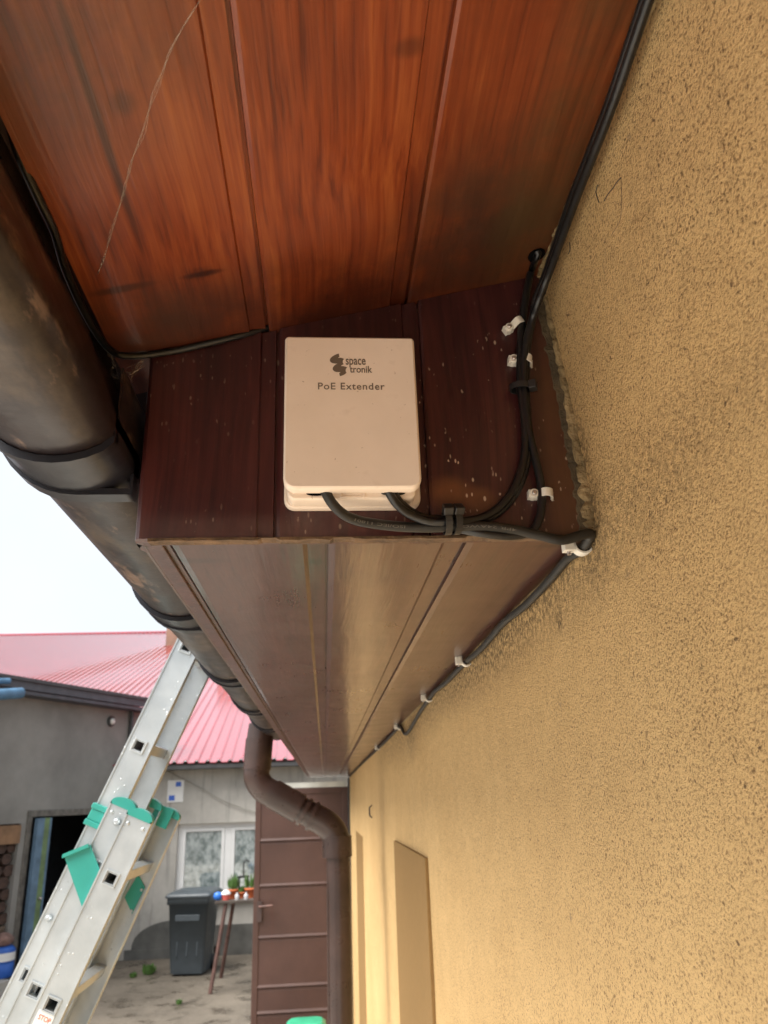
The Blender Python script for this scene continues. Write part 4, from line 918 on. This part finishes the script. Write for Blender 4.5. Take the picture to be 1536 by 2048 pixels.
def leaves(mb, c, rad, h, n_, s):
    for i in range(n_):
        a = random.random() * 6.28; r_ = rad * math.sqrt(random.random()); p = c + Vector((math.cos(a) * r_, math.sin(a) * r_, 0)); q = p + Vector((math.cos(a) * rad * .5 * random.random(), math.sin(a) * rad * .5 * random.random(), h * (.4 + .6 * random.random())))
        sd = Vector((-math.sin(a), math.cos(a), .2)) * s
        mb.add([p, (p + q) / 2 + sd, q, (p + q) / 2 - sd], [(0, 1, 2, 3)])
for i, (px, pr_, tag_) in enumerate(((466, .075, 'left of the row, beside the red tub'), (484, .05, 'smaller middle one before the black lantern'), (501, .08, 'right of the row, half behind the gate'))):
    c = at(px, 1790, Y=ty + .42); c.z = tz
    pt_ = thing('plant_pot', c, 'orange pot of green shoots, ' + tag_, 'plant pot', 'terracotta pots on the table')
    MB().lathe([(pr_ * .7, 0), (pr_ * .95, pr_ * 1.2), (pr_ * 1.1, pr_ * 1.22), (pr_ * 1.1, pr_ * 1.5), (pr_ * .9, pr_ * 1.5)], c, n=18).build('pot', MAT['terra'], pt_)
    mb = MB(); leaves(mb, c + Vector((0, 0, pr_ * 1.45)), pr_, .22 if i != 1 else .08, 60, .012); mb.build('shoots', MAT['leaf'], pt_)
c = at(436, 1785, Y=ty + .25); c.z = tz; MB().lathe([(.01, 0), (.05, .015), (.062, .05), (.05, .09), (.01, .105)], c, n=18).build('ball', simple('blue_ball_plastic', (.03, .17, .62), .4), label='small blue ball on the table corner beside the bin', cat='ball')
c = at(452, 1790, Y=ty + .25); c.z = tz; tbx = thing('tub', c, 'small white and red tub on the table next to the blue ball', 'tub')
MB().lathe([(.045, 0), (.06, .07)], c, n=18).build('body', simple('red_tub', (.6, .12, .10), .5), tbx); MB().lathe([(.064, .0705), (.064, .09), (.03, .12)], c, n=18).build('lid', MAT['upvc'], tbx)
c = at(486, 1790, Y=ty + .62); c.z = tz; ln_ = thing('lantern', c, 'black metal lantern with a hooked top on the table', 'lantern')
m = MB(); [m.box(c + Vector((sx * .06 - .008, sy * .06 - .008, 0)), c + Vector((sx * .06 + .008, sy * .06 + .008, .24))) for sx in (-1, 1) for sy in (-1, 1)]; m.box(c + Vector((-.075, -.075, .2402)), c + Vector((.075, .075, .26))); m.build('cage', MAT['black_print'], ln_)
MB().tube(spline([c + Vector((0, 0, .26)), c + Vector((0, 0, .42)), c + Vector((.03, 0, .46)), c + Vector((.08, 0, .44))], 5), .009, 6).build('hook', MAT['black_print'], ln_)
for px, t_g in ((474, 'left of the two, before the orange pot'), (492, 'right of the two, nearest the gate')):
    c = at(px, 1795, Y=ty + .22); c.z = tz; MB().lathe([(.025, 0), (.03, .03), (.028, .06), (.012, .07), (.012, .09)], c, n=14).build('jar', simple('pale_glass_jar', (.5, .5, .52), .2), label='little pale jar on the table, ' + t_g, cat='jar', group='pale jars on the table')
# weeds
for px, py, s, t in ((298, 1948, .16, 'bright green leafy weed at the foot of the bin'), (266, 1955, .08, 'pale small weed left of the brighter one near the ladder'), (358, 2008, .06, 'tiny green weed alone in the middle of the wet yard')):
    c = at(px, py, Z=0); mb = MB(); leaves(mb, c, s * .6, s * .9, 55, .03 * s / .15); mb.build('weed', MAT['leaf'], label=t, cat='weed', group='weeds in the yard')
# low stones of ground edge along plinth
n = simple('loose_stones', (.24, .22, .18), .8, .4, 8, .5, 60)

# ------------------------------------------------------------------ metal gate beside the house
YGT = YEND + .12
gx0 = at(507, 1800, Y=YGT).x; gx1 = XW - .02; gzt = at(600, 1581, Y=YGT).z
MAT['gate'] = None
nn = NM('faded_maroon_metal', .5, .4)
c = nn.ramp(nn.noise(2.2, 5, .6), [(.3, (.052, .026, .021)), (.7, (.085, .044, .036))]); c = nn.mix(nn.ramp(nn.noise(1, 5, .6, nn.map((22, 22, 1.2))), [(.6, 0), (.75, .4)]), c, (.07, .022, .018))
c = nn.mix(nn.ramp(nn.noise(1, 4, .7, nn.map((7, 7, 16))), [(.70, 0), (.74, .6)]), c, (.40, .36, .34)); MAT['gate'] = nn.fin(c, nn.math('MULTIPLY_ADD', nn.noise(5, 4), .3, .35), nn.bump(nn.noise(6, 4), .3, .012))
gt = thing('metal_gate', ((gx0 + gx1) / 2, YGT, 0), 'maroon sheet metal gate with horizontal seams beside the yellow house', 'gate')
zl_ = [at(600, y, Y=YGT).z for y in (1581, 1682, 1772, 1875, 1974, 2026)] + [.06]
m = MB()
for a_, b_ in zip(zl_[:-1], zl_[1:]): m.prism([Vector((gx0 + .05, YGT, a_ - .004)), Vector((gx0 + .05, YGT - .003, a_ - .02)), Vector((gx0 + .05, YGT - .003, b_ + .03)), Vector((gx0 + .05, YGT - .014, b_ + .012)), Vector((gx0 + .05, YGT, b_ + .004)), Vector((gx0 + .05, YGT + .01, b_ + .004)), Vector((gx0 + .05, YGT + .01, a_ - .004))], (gx1 - gx0 - .1, 0, 0))
m.box((gx0 + .05, YGT + .002, .06), (gx1 - .05, YGT + .006, gzt)); m.build('panel', MAT['gate'], gt)
m = MB(); frame(m, gx0, gx1, .04, gzt + .02, .05, YGT - .01, YGT + .03); m.build('frame', MAT['gate'], gt, bevel=.004)
hz_ = at(520, 1812, Y=YGT); m = MB(); m.box((gx0 + .035, YGT - .028, hz_.z - .12), (gx0 + .075, YGT - .012, hz_.z + .04)); m.build('lock_plate', simple('dark_lock', (.05, .03, .028), .5), gt); MB().tube([Vector((gx0 + .055, YGT - .03, hz_.z)), Vector((gx0 + .055, YGT - .06, hz_.z)), Vector((gx0 + .17, YGT - .06, hz_.z + .005))], .010, 8).build('handle', MAT['tmetal'], gt)
m = MB(); pz_ = at(640, 1569, Y=YGT).z; m.box((at(588, 1569, Y=YGT).x - .3, YGT - .01, pz_ - .022), (XW - .03, YGT + .04, pz_ + .022)); m.build('gate_lintel', simple('pale_metal_bar', (.45, .46, .43), .45), label='pale metal bar above the maroon gate', cat='bar')
m = MB(); m.box((gx1 + .002, YGT - .03, 0), (XW + .03, YGT + .05, pz_ + .05)); m.build('gate_post', simple('black_post', (.03, .03, .03), .6), label='black post between the maroon gate and the house', cat='post')
# green tub standing before the gate
gc0 = at(612, 2046, Y=6.2); cz = at(612, 2041, Y=6.2).z
tbg = thing('garden_container', (gc0.x, 6.2, 0), 'green plastic lid of a container in front of the maroon gate', 'container')
MAT['gplast'] = simple('green_lid_plastic', (.03, .30, .17), .4); hwg = (at(655, 2040, Y=6.2).x - at(575, 2040, Y=6.2).x) / 2
def gring(hw, z, r=.05): return [Vector((gc0.x + p[0], 6.2 + p[1] * .9, z)) for p in rrect(-hw, hw, -hw, hw, r, 4)]
MB().loft([gring(hwg * .8, 0), gring(hwg * .95, cz - .1)]).build('body', simple('dark_green_body', (.02, .10, .06), .5), tbg)
MB().loft([gring(hwg, cz - .1), gring(hwg * 1.02, cz - .05), gring(hwg * .98, cz - .02), gring(hwg * .8, cz)]).build('lid', MAT['gplast'], tbg)
